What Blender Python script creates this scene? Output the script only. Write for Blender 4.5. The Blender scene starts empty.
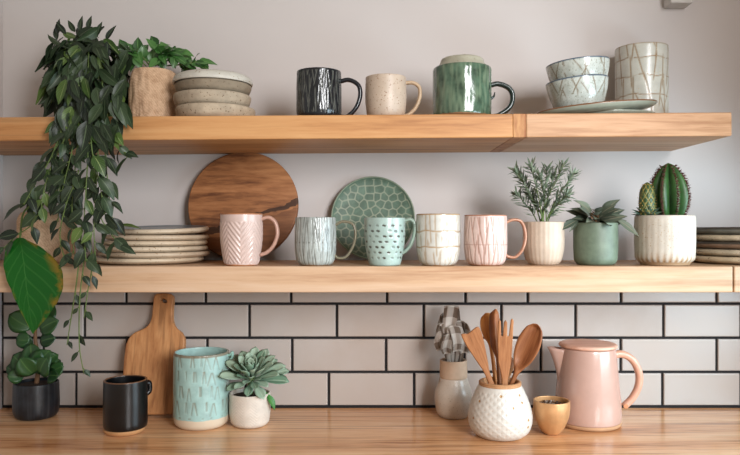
import bpy, bmesh, math, random
from mathutils import Vector, Matrix, noise, Euler

PI = math.pi
R = math.radians
F = 700.0            # focal length in pixels of the 740 wide frame
CAMZ = 0.3836        # lens height above the counter
DW = 1.5             # distance lens - back wall (wall at y = 0)
random.seed(7)
rnd = random.Random(11)
sc = bpy.context.scene
COL = sc.collection

def PX(px, D): return (px - 370.0) / F * D
def PZ(py, D): return CAMZ + (227.5 - py) / F * D
def P(px, py, D): return Vector((PX(px, D), D - DW, PZ(py, D)))

def lin(c):
    c /= 255.0
    return c / 12.92 if c <= 0.04045 else ((c + 0.055) / 1.055) ** 2.4
def rgb(r, g, b): return (lin(r), lin(g), lin(b), 1.0)

# ------------------------------------------------------------------ materials
def newmat(name):
    m = bpy.data.materials.new(name); m.use_nodes = True
    nt = m.node_tree
    b = nt.nodes['Principled BSDF']
    return m, nt, b
def N(nt, t, **kw):
    n = nt.nodes.new(t)
    for k, v in kw.items(): setattr(n, k, v)
    return n
def setin(n, **kw):
    for k, v in kw.items(): n.inputs[k.replace('_', ' ')].default_value = v
def mixrgb(nt, fac, a, b, blend='MIX'):
    n = N(nt, 'ShaderNodeMix', data_type='RGBA', blend_type=blend)
    for s, v in ((0, fac), (6, a), (7, b)):
        if hasattr(v, 'is_linked') or hasattr(v, 'links'): nt.links.new(v, n.inputs[s])
        else: n.inputs[s].default_value = v
    return n.outputs[2]
def ramp(nt, fac, stops):
    n = N(nt, 'ShaderNodeValToRGB')
    el = n.color_ramp.elements
    while len(el) < len(stops): el.new(0.5)
    for e, (p, c) in zip(el, stops): e.position = p; e.color = c
    nt.links.new(fac, n.inputs[0])
    return n.outputs[0]
def coords(nt, scale=(1, 1, 1), rot=(0, 0, 0), loc=(0, 0, 0)):
    tc = N(nt, 'ShaderNodeTexCoord'); mp = N(nt, 'ShaderNodeMapping')
    mp.inputs['Scale'].default_value = scale; mp.inputs['Rotation'].default_value = rot; mp.inputs['Location'].default_value = loc
    nt.links.new(tc.outputs['Object'], mp.inputs[0])
    return mp.outputs[0]
def noise_tex(nt, vec, scale, detail=4, rough=.55, dist=0):
    n = N(nt, 'ShaderNodeTexNoise'); setin(n, Scale=scale, Detail=detail, Roughness=rough, Distortion=dist)
    nt.links.new(vec, n.inputs['Vector'])
    return n.outputs[0]
def bump(nt, b, h, strength=.2, dist=.002):
    n = N(nt, 'ShaderNodeBump'); setin(n, Strength=strength, Distance=dist)
    nt.links.new(h, n.inputs['Height']); nt.links.new(n.outputs[0], b.inputs['Normal'])

def wood(name, c_dark, c_mid, c_light, axis=0, loc=(0, 0, 0), rough=.45, fine=140, broad=16, rot=(0, 0, 0), stretch=.07, crack=None, streak=0):
    m, nt, b = newmat(name)
    s = [1, 1, 1]; s[axis] = stretch
    v = coords(nt, s, rot, loc)
    n1 = noise_tex(nt, v, broad, 4, .5, 1.2)
    n2 = noise_tex(nt, v, fine, 5, .6, .3)
    add = N(nt, 'ShaderNodeMath', operation='MULTIPLY_ADD'); nt.links.new(n2, add.inputs[0]); add.inputs[1].default_value = .45
    mul = N(nt, 'ShaderNodeMath', operation='MULTIPLY'); nt.links.new(n1, mul.inputs[0]); mul.inputs[1].default_value = .62
    nt.links.new(mul.outputs[0], add.inputs[2])
    col = ramp(nt, add.outputs[0], [(.36, c_dark), (.5, c_mid), (.68, c_light)])
    if streak:
        v4 = coords(nt, [stretch * .35 if i == axis else 1 for i in range(3)], rot, loc)
        n4 = noise_tex(nt, v4, 75, 3, .55, .4)
        sk = ramp(nt, n4, [(.54, (0, 0, 0, 1)), (.66, (streak, streak, streak, 1))])
        col = mixrgb(nt, sk, col, tuple(x * .55 for x in c_dark[:3]) + (1,))
        n5 = noise_tex(nt, coords(nt, [.25 if i == axis else 1 for i in range(3)], rot, (7, 3, 1)), 7, 2, .5, .5)
        col = mixrgb(nt, ramp(nt, n5, [(.45, (0, 0, 0, 1)), (.7, (.5, .5, .5, 1))]), col, tuple(x * 1.25 for x in c_light[:3]) + (1,))
    if crack == 'streak':
        vv = coords(nt); sp = N(nt, 'ShaderNodeSeparateXYZ'); nt.links.new(vv, sp.inputs[0])
        nz = noise_tex(nt, coords(nt, (.5, 1, 1)), 30, 3)
        def ma(op, a_, b_, c_=None):
            q = N(nt, 'ShaderNodeMath', operation=op)
            for i_, x_ in enumerate((a_, b_, c_)):
                if x_ is None: continue
                if isinstance(x_, (int, float)): q.inputs[i_].default_value = x_
                else: nt.links.new(x_, q.inputs[i_])
            return q.outputs[0]
        ln_ = ma('MULTIPLY_ADD', sp.outputs[0], .30, -.034)
        ln_ = ma('MULTIPLY_ADD', nz, .05, ma('ADD', ln_, -.025))
        d_ = ma('ABSOLUTE', ma('SUBTRACT', sp.outputs[1], ln_), 0)
        wd = ma('MULTIPLY_ADD', ma('ABSOLUTE', sp.outputs[0], 0), .05, .0022)
        f_ = ma('LESS_THAN', d_, wd)
        col = mixrgb(nt, ma('MULTIPLY', f_, .85), col, rgb(44, 24, 14))
        # darker heartwood below the streak
        lo = ma('LESS_THAN', sp.outputs[1], ma('ADD', ln_, -.012))
        col = mixrgb(nt, ma('MULTIPLY', lo, .45), col, rgb(84, 48, 28))
    elif crack:
        v2 = coords(nt, [1 if i != axis else .13 for i in range(3)], rot, crack)
        n3 = noise_tex(nt, v2, 26, 2, .5, .9)
        cm = ramp(nt, n3, [(.655, (0, 0, 0, 1)), (.70, (1, 1, 1, 1))])
        col = mixrgb(nt, cm, col, rgb(38, 20, 12))
    nt.links.new(col, b.inputs['Base Color'])
    b.inputs['Roughness'].default_value = rough
    b.inputs['Specular IOR Level'].default_value = .35
    bump(nt, b, n2, .12, .0008)
    return m

def glaze(name, base, other=None, rough=.3, speck=None, var=.06, band=None, bumpy=.05, coat=.0, speck_size=420, spec=.5):
    """Ceramic: base colour, 'mask' attribute mixes to other; optional iron specks; optional raw clay band under z."""
    base = tuple(x * .86 for x in base[:3]) + (1,)
    if other is not None: other = tuple(x * .8 for x in other[:3]) + (1,)
    m, nt, b = newmat(name)
    v = coords(nt)
    n1 = noise_tex(nt, v, 45, 5, .6)
    dk = tuple(x * (1 - var * 2.2) for x in base[:3]) + (1,); lt = tuple(min(1, x * (1 + var)) for x in base[:3]) + (1,)
    col = ramp(nt, n1, [(.3, dk), (.7, lt)])
    if other is not None:
        at = N(nt, 'ShaderNodeAttribute', attribute_name='mask')
        col = mixrgb(nt, at.outputs['Fac'], col, other)
    if speck is not None:
        vo = noise_tex(nt, v, speck_size, 1, .5)
        sm = ramp(nt, vo, [(.665, (0, 0, 0, 1)), (.71, (1, 1, 1, 1))])
        col = mixrgb(nt, sm, col, speck)
    rsock = None
    if band is not None:
        zc, bc = band
        sep = N(nt, 'ShaderNodeSeparateXYZ'); nt.links.new(v, sep.inputs[0])
        ad = N(nt, 'ShaderNodeMath', operation='MULTIPLY_ADD'); nt.links.new(n1, ad.inputs[0]); ad.inputs[1].default_value = .006; nt.links.new(sep.outputs[2], ad.inputs[2])
        lt_ = N(nt, 'ShaderNodeMath', operation='LESS_THAN'); nt.links.new(ad.outputs[0], lt_.inputs[0]); lt_.inputs[1].default_value = zc + .003
        col = mixrgb(nt, lt_.outputs[0], col, bc)
        rr = N(nt, 'ShaderNodeMath', operation='MULTIPLY_ADD'); nt.links.new(lt_.outputs[0], rr.inputs[0]); rr.inputs[1].default_value = .75 - rough; rr.inputs[2].default_value = rough
        nt.links.new(rr.outputs[0], b.inputs['Roughness'])
    else:
        b.inputs['Roughness'].default_value = rough
    nt.links.new(col, b.inputs['Base Color'])
    b.inputs['Coat Weight'].default_value = coat; b.inputs['Coat Roughness'].default_value = .12
    b.inputs['Specular IOR Level'].default_value = spec
    bump(nt, b, noise_tex(nt, v, 110, 3, .6), bumpy, .002)
    return m

def leafmat(name, c1, c2, vein, rough=.4, veinw=.05, lateral=.35, edge=None, spec=.5):
    m, nt, b = newmat(name)
    geo = N(nt, 'ShaderNodeNewGeometry')
    col = mixrgb(nt, geo.outputs['Random Per Island'], c1, c2)
    uv = N(nt, 'ShaderNodeUVMap'); sep = N(nt, 'ShaderNodeSeparateXYZ'); nt.links.new(uv.outputs[0], sep.inputs[0])
    a = N(nt, 'ShaderNodeMath', operation='SUBTRACT'); nt.links.new(sep.outputs[0], a.inputs[0]); a.inputs[1].default_value = .45
    ab = N(nt, 'ShaderNodeMath', operation='ABSOLUTE'); nt.links.new(a.outputs[0], ab.inputs[0])
    mid = N(nt, 'ShaderNodeMapRange'); nt.links.new(ab.outputs[0], mid.inputs[0])
    setin(mid, From_Min=0.0, From_Max=veinw, To_Min=1.0, To_Max=0.0)
    col = mixrgb(nt, mid.outputs[0], col, vein)
    if lateral:
        k = N(nt, 'ShaderNodeMath', operation='MULTIPLY_ADD'); nt.links.new(ab.outputs[0], k.inputs[0]); k.inputs[1].default_value = -.7; nt.links.new(sep.outputs[1], k.inputs[2])
        s = N(nt, 'ShaderNodeMath', operation='MULTIPLY'); nt.links.new(k.outputs[0], s.inputs[0]); s.inputs[1].default_value = 46
        si = N(nt, 'ShaderNodeMath', operation='SINE'); nt.links.new(s.outputs[0], si.inputs[0])
        mr = N(nt, 'ShaderNodeMapRange'); nt.links.new(si.outputs[0], mr.inputs[0]); setin(mr, From_Min=.7, From_Max=1.0, To_Min=0.0, To_Max=lateral)
        col = mixrgb(nt, mr.outputs[0], col, vein)
    if edge is not None:
        n1 = noise_tex(nt, coords(nt), 38, 3)
        e1 = N(nt, 'ShaderNodeMapRange'); nt.links.new(ab.outputs[0], e1.inputs[0]); setin(e1, From_Min=.36, From_Max=.5, To_Min=0.0, To_Max=.9)
        e2 = N(nt, 'ShaderNodeMapRange'); nt.links.new(n1, e2.inputs[0]); setin(e2, From_Min=.5, From_Max=.62, To_Min=0.0, To_Max=1.0)
        mu = N(nt, 'ShaderNodeMath', operation='MULTIPLY'); nt.links.new(e1.outputs[0], mu.inputs[0]); nt.links.new(e2.outputs[0], mu.inputs[1])
        col = mixrgb(nt, mu.outputs[0], col, edge)
    nt.links.new(col, b.inputs['Base Color'])
    b.inputs['Roughness'].default_value = rough
    b.inputs['Specular IOR Level'].default_value = spec
    return m

def plain(name, c, rough=.6, metallic=0, var=.1, scale=60, bumpy=.1, spec=.4):
    m, nt, b = newmat(name)
    v = coords(nt); n1 = noise_tex(nt, v, scale, 5, .6)
    dk = tuple(x * (1 - var) for x in c[:3]) + (1,); lt = tuple(min(1, x * (1 + var)) for x in c[:3]) + (1,)
    nt.links.new(ramp(nt, n1, [(.3, dk), (.7, lt)]), b.inputs['Base Color'])
    setin(b, Roughness=rough, Metallic=metallic); b.inputs['Specular IOR Level'].default_value = spec
    if bumpy: bump(nt, b, n1, bumpy, .002)
    return m

def burlap(name, c1, c2):
    m, nt, b = newmat(name)
    v = coords(nt)
    w1 = N(nt, 'ShaderNodeTexWave', bands_direction='Z'); setin(w1, Scale=150.0, Distortion=3.5, Detail=3.0, Detail_Scale=2.0); nt.links.new(v, w1.inputs[0])
    w2 = N(nt, 'ShaderNodeTexWave', bands_direction='DIAGONAL'); setin(w2, Scale=95.0, Distortion=6.0, Detail=3.0, Detail_Scale=2.0); nt.links.new(v, w2.inputs[0])
    n1 = noise_tex(nt, v, 60, 6, .7)
    a = N(nt, 'ShaderNodeMath', operation='ADD'); nt.links.new(w1.outputs[1], a.inputs[0]); nt.links.new(w2.outputs[1], a.inputs[1])
    a2 = N(nt, 'ShaderNodeMath', operation='MULTIPLY_ADD'); nt.links.new(a.outputs[0], a2.inputs[0]); a2.inputs[1].default_value = .14; nt.links.new(n1, a2.inputs[2])
    nt.links.new(ramp(nt, a2.outputs[0], [(.35, c1), (.8, c2)]), b.inputs['Base Color'])
    setin(b, Roughness=.95); b.inputs['Specular IOR Level'].default_value = .1
    bump(nt, b, a2.outputs[0], .5, .002)
    return m

# ------------------------------------------------------------------ objects
def tag(o, label=None, cat=None, group=None, kind=None):
    if label: o['label'] = label
    if cat: o['category'] = cat
    if group: o['group'] = group
    if kind: o['kind'] = kind
    return o
def thing(name, label, cat, loc=(0, 0, 0), group=None, rot=(0, 0, 0)):
    o = bpy.data.objects.new(name, None); COL.objects.link(o)
    o.empty_display_size = .02
    o.location = loc; o.rotation_euler = rot
    return tag(o, label, cat, group)
def mobj(name, me, mat, parent=None, loc=(0, 0, 0), rot=(0, 0, 0), smooth=True):
    o = bpy.data.objects.new(name, me); COL.objects.link(o)
    if isinstance(mat, (list, tuple)):
        for x in mat: me.materials.append(x)
    elif mat is not None: me.materials.append(mat)
    if smooth:
        for p in me.polygons: p.use_smooth = True
    o.location = loc; o.rotation_euler = rot
    if parent is not None: o.parent = parent
    return o
def from_bm(bm, name='m'):
    me = bpy.data.meshes.new(name); bm.normal_update(); bm.to_mesh(me); bm.free(); return me

# ------------------------------------------------------------------ shape helpers
def fillet(pts, r=.003, n=4):
    out = []
    for i, p in enumerate(pts):
        rr = p[2] if len(p) > 2 else r
        p2 = Vector((p[0], p[1]))
        if i in (0, len(pts) - 1) or rr <= 0: out.append(p2); continue
        a = Vector(pts[i - 1][:2]); b = Vector(pts[i + 1][:2])
        va = a - p2; vb = b - p2
        la, lb = va.length, vb.length
        if la < 1e-7 or lb < 1e-7: out.append(p2); continue
        d = min(rr, la * .49, lb * .49)
        q0 = p2 + va / la * d; q1 = p2 + vb / lb * d
        for k in range(n + 1):
            t = k / n
            out.append(q0 * (1 - t) ** 2 + p2 * 2 * t * (1 - t) + q1 * t * t)
    return out
def dense(pts, step):
    out = [pts[0]]
    for a, b in zip(pts, pts[1:]):
        n = max(1, int(math.ceil((b - a).length / step)))
        for k in range(1, n + 1): out.append(a.lerp(b, k / n))
    return out
def lathe(pts, seg=96, step=None, fil=.003, disp=None, zmin=None, name='m', sy=1.0):
    """Revolve (r,z[,fillet]) points. disp(theta,z,on)->(dr,mask) acts on the outer wall (before the highest row)."""
    prof = fillet(pts, fil)
    if step: prof = dense(prof, step)
    top = max(range(len(prof)), key=lambda i: (round(prof[i].y, 5), prof[i].x))
    bm = bmesh.new(); lay = bm.verts.layers.float.new('mask')
    rows = []
    for i, p in enumerate(prof):
        if p.x < 1e-6:
            v = bm.verts.new((0, 0, p.y)); rows.append([v]); continue
        row = []
        for k in range(seg):
            th = 2 * PI * k / seg
            r = p.x; msk = 0
            if disp:
                dr, msk = disp(th, p.y, i <= top and i > 0)
                r += dr
            v = bm.verts.new((r * math.cos(th), r * math.sin(th) * sy, p.y)); v[lay] = msk; row.append(v)
        rows.append(row)
    for a, b in zip(rows, rows[1:]):
        if len(a) == 1 and len(b) == 1: continue
        if len(a) == 1:
            for k in range(seg): bm.faces.new((a[0], b[(k + 1) % seg], b[k]))
        elif len(b) == 1:
            for k in range(seg): bm.faces.new((a[k], a[(k + 1) % seg], b[0]))
        else:
            for k in range(seg): bm.faces.new((a[k], a[(k + 1) % seg], b[(k + 1) % seg], b[k]))
    bmesh.ops.recalc_face_normals(bm, faces=bm.faces[:])
    return from_bm(bm, name)
def vessel(outer, wall=.004, bottom=.006, **kw):
    """outer: points from (0,0) up to the rim; makes a hollow pot."""
    rim = outer[-1]
    inner = []
    for p in reversed(outer[1:]):
        inner.append((max(p[0] - wall, .002), max(p[1], bottom)) + tuple(p[2:3]))
    inner[0] = (inner[0][0], rim[1], wall * .45)
    pts = list(outer[:-1]) + [(rim[0], rim[1], wall * .45)] + inner
    clean = [pts[0]]
    for p in pts[1:]:
        if (Vector(p[:2]) - Vector(clean[-1][:2])).length > 1e-5: clean.append(p)
    clean.append((0, bottom))
    return lathe(clean, **kw)

def smooth_path(pts, n=8):
    pts = [Vector(p) for p in pts]
    if len(pts) < 3: return [pts[0].lerp(pts[-1], k / n) for k in range(n + 1)]
    ext = [pts[0] * 2 - pts[1]] + pts + [pts[-1] * 2 - pts[-2]]
    out = []
    for i in range(1, len(ext) - 2):
        p0, p1, p2, p3 = ext[i - 1:i + 3]
        for k in range(n):
            t = k / n
            out.append(.5 * ((2 * p1) + (p2 - p0) * t + (2 * p0 - 5 * p1 + 4 * p2 - p3) * t * t + (3 * p1 - p0 - 3 * p2 + p3) * t ** 3))
    out.append(pts[-1])
    return out
def tube_into(bm, path, rn, rb=None, side=None, seg=10, taper=None, sq=1.0):
    """sweep an ellipse (rn in the bend plane, rb along side) along path"""
    rb = rb if rb is not None else rn
    rows = []
    n = len(path)
    ref = Vector(side) if side is not None else None
    prev = None
    for i, p in enumerate(path):
        t = (path[min(i + 1, n - 1)] - path[max(i - 1, 0)])
        if t.length < 1e-9: t = Vector((0, 0, 1))
        t.normalize()
        if ref is not None: b = (ref - t * ref.dot(t)).normalized()
        else:
            if prev is None:
                prev = Vector((1, 0, 0)) if abs(t.x) < .8 else Vector((0, 1, 0))
            b = (prev - t * prev.dot(t)).normalized(); prev = b
        nn = t.cross(b)
        f = taper(i / (n - 1)) if taper else 1
        row = []
        for k in range(seg):
            a = 2 * PI * k / seg
            ca, sa = math.cos(a), math.sin(a)
            ca = math.copysign(abs(ca) ** sq, ca); sa = math.copysign(abs(sa) ** sq, sa)
            row.append(bm.verts.new(p + nn * (rn * f * ca) + b * (rb * f * sa)))
        rows.append(row)
    for a, b in zip(rows, rows[1:]):
        for k in range(seg): bm.faces.new((a[k], a[(k + 1) % seg], b[(k + 1) % seg], b[k]))
    bm.faces.new(list(reversed(rows[0]))); bm.faces.new(rows[-1])
def tube(path, rn, rb=None, side=None, seg=12, taper=None, name='m', sq=1.0):
    bm = bmesh.new(); tube_into(bm, path, rn, rb, side, seg, taper, sq)
    bmesh.ops.recalc_face_normals(bm, faces=bm.faces[:])
    return from_bm(bm, name)
def box_mesh(x0, x1, y0, y1, z0, z1, bev=.002, seg=2, name='m'):
    bm = bmesh.new()
    bmesh.ops.create_cube(bm, size=1, matrix=Matrix.Translation(((x0 + x1) / 2, (y0 + y1) / 2, (z0 + z1) / 2)) @ Matrix.Diagonal((x1 - x0, y1 - y0, z1 - z0, 1)))
    if bev: bmesh.ops.bevel(bm, geom=bm.edges[:], offset=bev, segments=seg, profile=.5, affect='EDGES')
    return from_bm(bm, name)
def outline_mesh(loops, depth, bev, res=2, name='m'):
    """extruded flat outline(s) in XY (holes allowed), rounded edges"""
    cu = bpy.data.curves.new('tmp', 'CURVE'); cu.dimensions = '2D'; cu.fill_mode = 'BOTH'
    cu.extrude = max(depth / 2 - bev, 1e-5); cu.bevel_depth = bev; cu.bevel_resolution = res; cu.offset = -bev
    for lp in loops:
        s = cu.splines.new('POLY'); s.points.add(len(lp) - 1); s.use_cyclic_u = True
        for pt, q in zip(s.points, lp): pt.co = (q[0], q[1], 0, 1)
    o = bpy.data.objects.new('tmp', cu); COL.objects.link(o)
    dg = bpy.context.evaluated_depsgraph_get(); dg.update()
    me = bpy.data.meshes.new_from_object(o.evaluated_get(dg))
    bpy.data.objects.remove(o); bpy.data.curves.remove(cu)
    me.materials.clear()
    return me
def soften(pts, n=6, closed=True):
    """Catmull-Rom through 2D outline points"""
    m = len(pts); out = []
    V = [Vector((p[0], p[1])) for p in pts]
    for i in range(m):
        p0, p1, p2, p3 = V[i - 1], V[i], V[(i + 1) % m], V[(i + 2) % m]
        for k in range(n):
            t = k / n
            out.append(.5 * ((2 * p1) + (p2 - p0) * t + (2 * p0 - 5 * p1 + 4 * p2 - p3) * t * t + (3 * p1 - p0 - 3 * p2 + p3) * t ** 3))
    return out

def leaf(bm, uvl, base, d, nrm, L, W, curl=.25, fold=.25, shape=.75, nl=7, tip=1.0, thick=0.0, wav=0.0):
    """one leaf blade added to bm. d = growth direction, nrm = upper face normal"""
    d = Vector(d).normalized(); nrm = Vector(nrm); nrm = (nrm - d * nrm.dot(d))
    if nrm.length < 1e-4: nrm = d.orthogonal()
    nrm.normalize(); s = d.cross(nrm)
    cols = (-1, -.55, 0, .55, 1)
    rows = []
    for i in range(nl + 1):
        t = i / nl
        w = W * .5 * max(0.0, math.sin(PI * min(1, t) ** shape)) ** tip
        if i == 0: w = W * .06
        if i == nl: w = W * .02
        c = Vector(base) + d * (L * (t - .12 * curl * t ** 2)) - nrm * (curl * L * t * t)
        rows.append([(c + s * (w * q) + nrm * (fold * w * abs(q) + wav * W * math.sin(t * 9 + q * 2) * abs(q)), (q * .5 + .5, t)) for q in cols])
    def sheet(off, flip):
        vs = [[bm.verts.new(p + nrm * off) for p, _ in r] for r in rows]
        for i in range(nl):
            for k in range(4):
                q = [(vs[i][k], rows[i][k][1]), (vs[i][k + 1], rows[i][k + 1][1]), (vs[i + 1][k + 1], rows[i + 1][k + 1][1]), (vs[i + 1][k], rows[i + 1][k][1])]
                if flip: q.reverse()
                f = bm.faces.new([x[0] for x in q])
                for lp, x in zip(f.loops, q): lp[uvl].uv = x[1]
        return vs
    a = sheet(0, False)
    if thick:
        # lens shaped underside sharing the rim, for fleshy leaves
        vs = []
        for i, r in enumerate(rows):
            row = []
            for k, (p, uv) in enumerate(r):
                if k in (0, 4) or i in (0, nl): row.append(a[i][k])
                else: row.append(bm.verts.new(p - nrm * (thick * (1 - cols[k] ** 2) * math.sin(PI * min(.97, .12 + i / nl * .8)))))
            vs.append(row)
        for i in range(nl):
            for k in range(4):
                q = [vs[i][k], vs[i + 1][k], vs[i + 1][k + 1], vs[i][k + 1]]
                if len(set(q)) < 3: continue
                try: f = bm.faces.new(q)
                except ValueError: continue
                for lp in f.loops: lp[uvl].uv = (.25, .5)
def leaf_bm():
    bm = bmesh.new(); return bm, bm.loops.layers.uv.new('UVMap')
def sph(theta, phi): return Vector((math.cos(theta) * math.cos(phi), math.sin(theta) * math.cos(phi), math.sin(phi)))
def jit(a): return Vector((rnd.uniform(-a, a), rnd.uniform(-a, a), rnd.uniform(-a, a)))

# ------------------------------------------------------------------ shared materials
M = {}
M['wall'] = plain('wall paint', rgb(201, 195, 192), .85, var=.015, scale=6, bumpy=.03, spec=.2)
M['shelf'] = wood('pale oak', rgb(150, 98, 56), rgb(184, 130, 80), rgb(202, 154, 104), 0, rough=.5, streak=.45)
M['shelf2'] = wood('pale oak second board', rgb(172, 130, 96), rgb(196, 160, 126), rgb(206, 176, 148), 0, loc=(3, 1, 2), rough=.5, streak=.25)
M['shelf3'] = wood('upper right oak board', rgb(154, 108, 70), rgb(184, 140, 102), rgb(198, 160, 124), 0, loc=(5, 2, 2), rough=.5, streak=.3)
M['joint'] = wood('end grain', rgb(120, 72, 40), rgb(152, 98, 60), rgb(190, 140, 92), 2, rough=.6, stretch=.25)
M['counter'] = wood('counter oak', rgb(152, 96, 56), rgb(212, 156, 108), rgb(230, 188, 146), 0, loc=(1, 5, 2), rough=.22, broad=11, streak=.5)
M['walnut'] = wood('dark round board', rgb(98, 58, 34), rgb(150, 98, 60), rgb(184, 128, 84), 0, loc=(.3, .1, 0), rough=.5, broad=18, rot=(0, 0, R(-14)), stretch=.16, crack='streak')
M['board'] = wood('paddle board wood', rgb(128, 80, 46), rgb(178, 122, 76), rgb(204, 150, 100), 1, rough=.5, broad=40, stretch=.16, streak=.5)
M['spoonwood'] = wood('utensil wood', rgb(112, 66, 36), rgb(150, 96, 56), rgb(180, 126, 82), 1, rough=.5, broad=60, fine=300)
M['spoonwood2'] = wood('reddish utensil wood', rgb(98, 55, 30), rgb(134, 80, 46), rgb(164, 108, 68), 1, rough=.5, broad=60, fine=300, loc=(2, 2, 1))
M['lidwood'] = wood('lid wood', rgb(190, 138, 114), rgb(212, 166, 144), rgb(224, 184, 162), 0, rough=.5, broad=40, fine=220)
M['soil'] = plain('potting soil', rgb(52, 36, 26), .95, var=.5, scale=300, bumpy=.8)
M['stem'] = plain('green stem', rgb(92, 112, 58), .6, var=.25)
M['brownstem'] = plain('brown stem', rgb(112, 82, 56), .7, var=.25)

# ------------------------------------------------------------------ the setting
WZ0, WZ1 = .02, .50
XL, XR = PX(3, DW), .875
wall = mobj('wall_back', box_mesh(XL - .12, XR + .1, 0, .1, -.1, 1.15, 0), M['wall'], smooth=False); tag(wall, kind='structure')
wl = mobj('wall_left', box_mesh(XL - .12, XL, -1.35, -.0005, -.1, 1.15, 0), M['wall'], smooth=False); tag(wl, kind='structure')
# unseen wall added to shade the upper right; low opening lets key light in
bm = bmesh.new()
for (y0, y1, z0, z1) in [(-1.15, -.0005, WZ1, 1.15), (-1.15, -.0005, -.1, WZ0), (-.16, -.0005, WZ0, WZ1), (-1.15, -1.08, WZ0, WZ1)]:
    bmesh.ops.create_cube(bm, size=1, matrix=Matrix.Translation((XR + .05, (y0 + y1) / 2, (z0 + z1) / 2)) @ Matrix.Diagonal((.1, y1 - y0, z1 - z0, 1)))
wr = mobj('shade_wall_right', from_bm(bm), plain('warm bounce paint', rgb(160, 128, 100), .85, var=.015, scale=6, bumpy=.03, spec=.2), smooth=False); tag(wr, kind='structure')
grm = plain('charcoal grout', rgb(34, 32, 33), .9, var=.15, scale=200)
m, nt, b = newmat('tile glaze')
geo = N(nt, 'ShaderNodeNewGeometry'); v = coords(nt)
c0 = mixrgb(nt, geo.outputs['Random Per Island'], rgb(176, 164, 155), rgb(188, 178, 170))
c0 = mixrgb(nt, ramp(nt, noise_tex(nt, v, 9, 4, .6), [(.35, (0, 0, 0, 1)), (.75, (1, 1, 1, 1))]), c0, rgb(184, 177, 172))
nt.links.new(c0, b.inputs['Base Color']); setin(b, Roughness=.28)
bump(nt, b, noise_tex(nt, v, 14, 3, .5), .12, .004)
M['tile'] = m
# metro tiles: rows and joints
g = mobj('grout', box_mesh(XL + .0003, XR, -.004, -.0003, -.002, .296, 0), grm, wall, smooth=False)
rows = [(371.3, 405.6, [4, 77.5, 161, 246, 329, 414, 500, 580, 661, 739, 820, 900]),
        (337.3, 371.3, [4, 45, 128, 208, 292.5, 386, 464, 540, 619.5, 715, 800, 880]),
        (303.3, 337.3, [4, 86, 167, 250, 337, 423.5, 500.7, 574.5, 662, 739, 820, 900]),
        (269.3, 303.3, [4, 45, 127.5, 206.5, 291.5, 387, 465, 527, 619.7, 715, 800, 880]),
        ]
bm = bmesh.new()
gw = .0027
for y0, y1, js in rows:
    z1, z0 = min(PZ(y0, DW) - gw, .2955), PZ(y1, DW) + gw
    for a, c in zip(js, js[1:]):
        x0, x1 = PX(a, DW) + gw, min(PX(c, DW) - gw, XR)
        if x1 - x0 < .01: continue
        tb = bmesh.new()
        bmesh.ops.create_cube(tb, size=1, matrix=Matrix.Translation(((x0 + x1) / 2, -.0045, (z0 + z1) / 2)) @ Matrix.Diagonal((x1 - x0, .008, z1 - z0, 1)))
        bmesh.ops.bevel(tb, geom=[e for e in tb.edges if all(q.co.y < -.005 for q in e.verts)], offset=.0022, segments=3, profile=.5, affect='EDGES')
        me = bpy.data.meshes.new('t'); tb.to_mesh(me); tb.free(); bm.from_mesh(me); bpy.data.meshes.remove(me)
mobj('tiles', from_bm(bm), M['tile'], wall, smooth=False)

# counter
ct = mobj('countertop', box_mesh(XL + .001, XR - .002, -.66, -.009, -.04, 0, .003), M['counter'], smooth=False)
tag(ct, 'long oak kitchen worktop running below the white tiles', 'countertop')
# shelves
T1 = .0068
Z1T, Z1B, Z2T, Z2B = .5852, .5428, .3143, .2675
def shelf1_top(x): return Z1T + T1 * x
SF = -.25
s1 = thing('floating_shelf', 'upper thick oak shelf with an open right end, carrying the green tankard', 'shelf', (0, 0, Z1T), 'thick oak wall shelves', (0, -T1, 0))
s1x = PX(732, 1.25)
mobj('board', box_mesh(XL + .002, PX(513, 1.25), SF, -.001, Z1B - Z1T, 0, .0022), M['shelf'], s1, smooth=False)
mobj('end_grain_joint', box_mesh(PX(513, 1.25), PX(526, 1.25), SF, -.001, Z1B - Z1T, 0, .0012), M['joint'], s1, smooth=False)
mobj('board', box_mesh(PX(526, 1.25), s1x, SF, -.001, Z1B - Z1T, 0, .0022), M['shelf3'], s1, smooth=False)
s2 = thing('floating_shelf', 'middle thick oak shelf with the row of mugs on it, over the tiles', 'shelf', (0, 0, Z2T), 'thick oak wall shelves')
mobj('board', box_mesh(XL + .002, PX(733, 1.25), SF, -.009, Z2B - Z2T, 0, .0022), M['shelf2'], s2, smooth=False)
s3 = mobj('floating_shelf', box_mesh(PX(733, 1.25) + .002, XR - .002, SF, -.009, Z2B - Z2T, 0, .0022), M['shelf2'], None, (0, 0, Z2T), smooth=False)
tag(s3, 'short end of another oak shelf butting the middle shelf at the right edge', 'shelf')
# small white fixing high on the wall, only its foot in the frame
wb = thing('wall_bracket', 'small white metal bracket at the very top of the wall, upper right', 'bracket', P(676, -2, 1.49))
mw = plain('white painted metal', rgb(196, 192, 188), .45, var=.05)
mobj('foot', box_mesh(-.024, .024, -.03, .0095, -.02, .05, .003), mw, wb, smooth=False)
mobj('screw_cap', lathe([(0, 0), (.006, 0), (.006, .003), (0, .004)], seg=20, fil=.001), plain('grey cap', rgb(120, 112, 104), .5), wb, (.008, -.031, -.006), (R(90), 0, 0))

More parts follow.
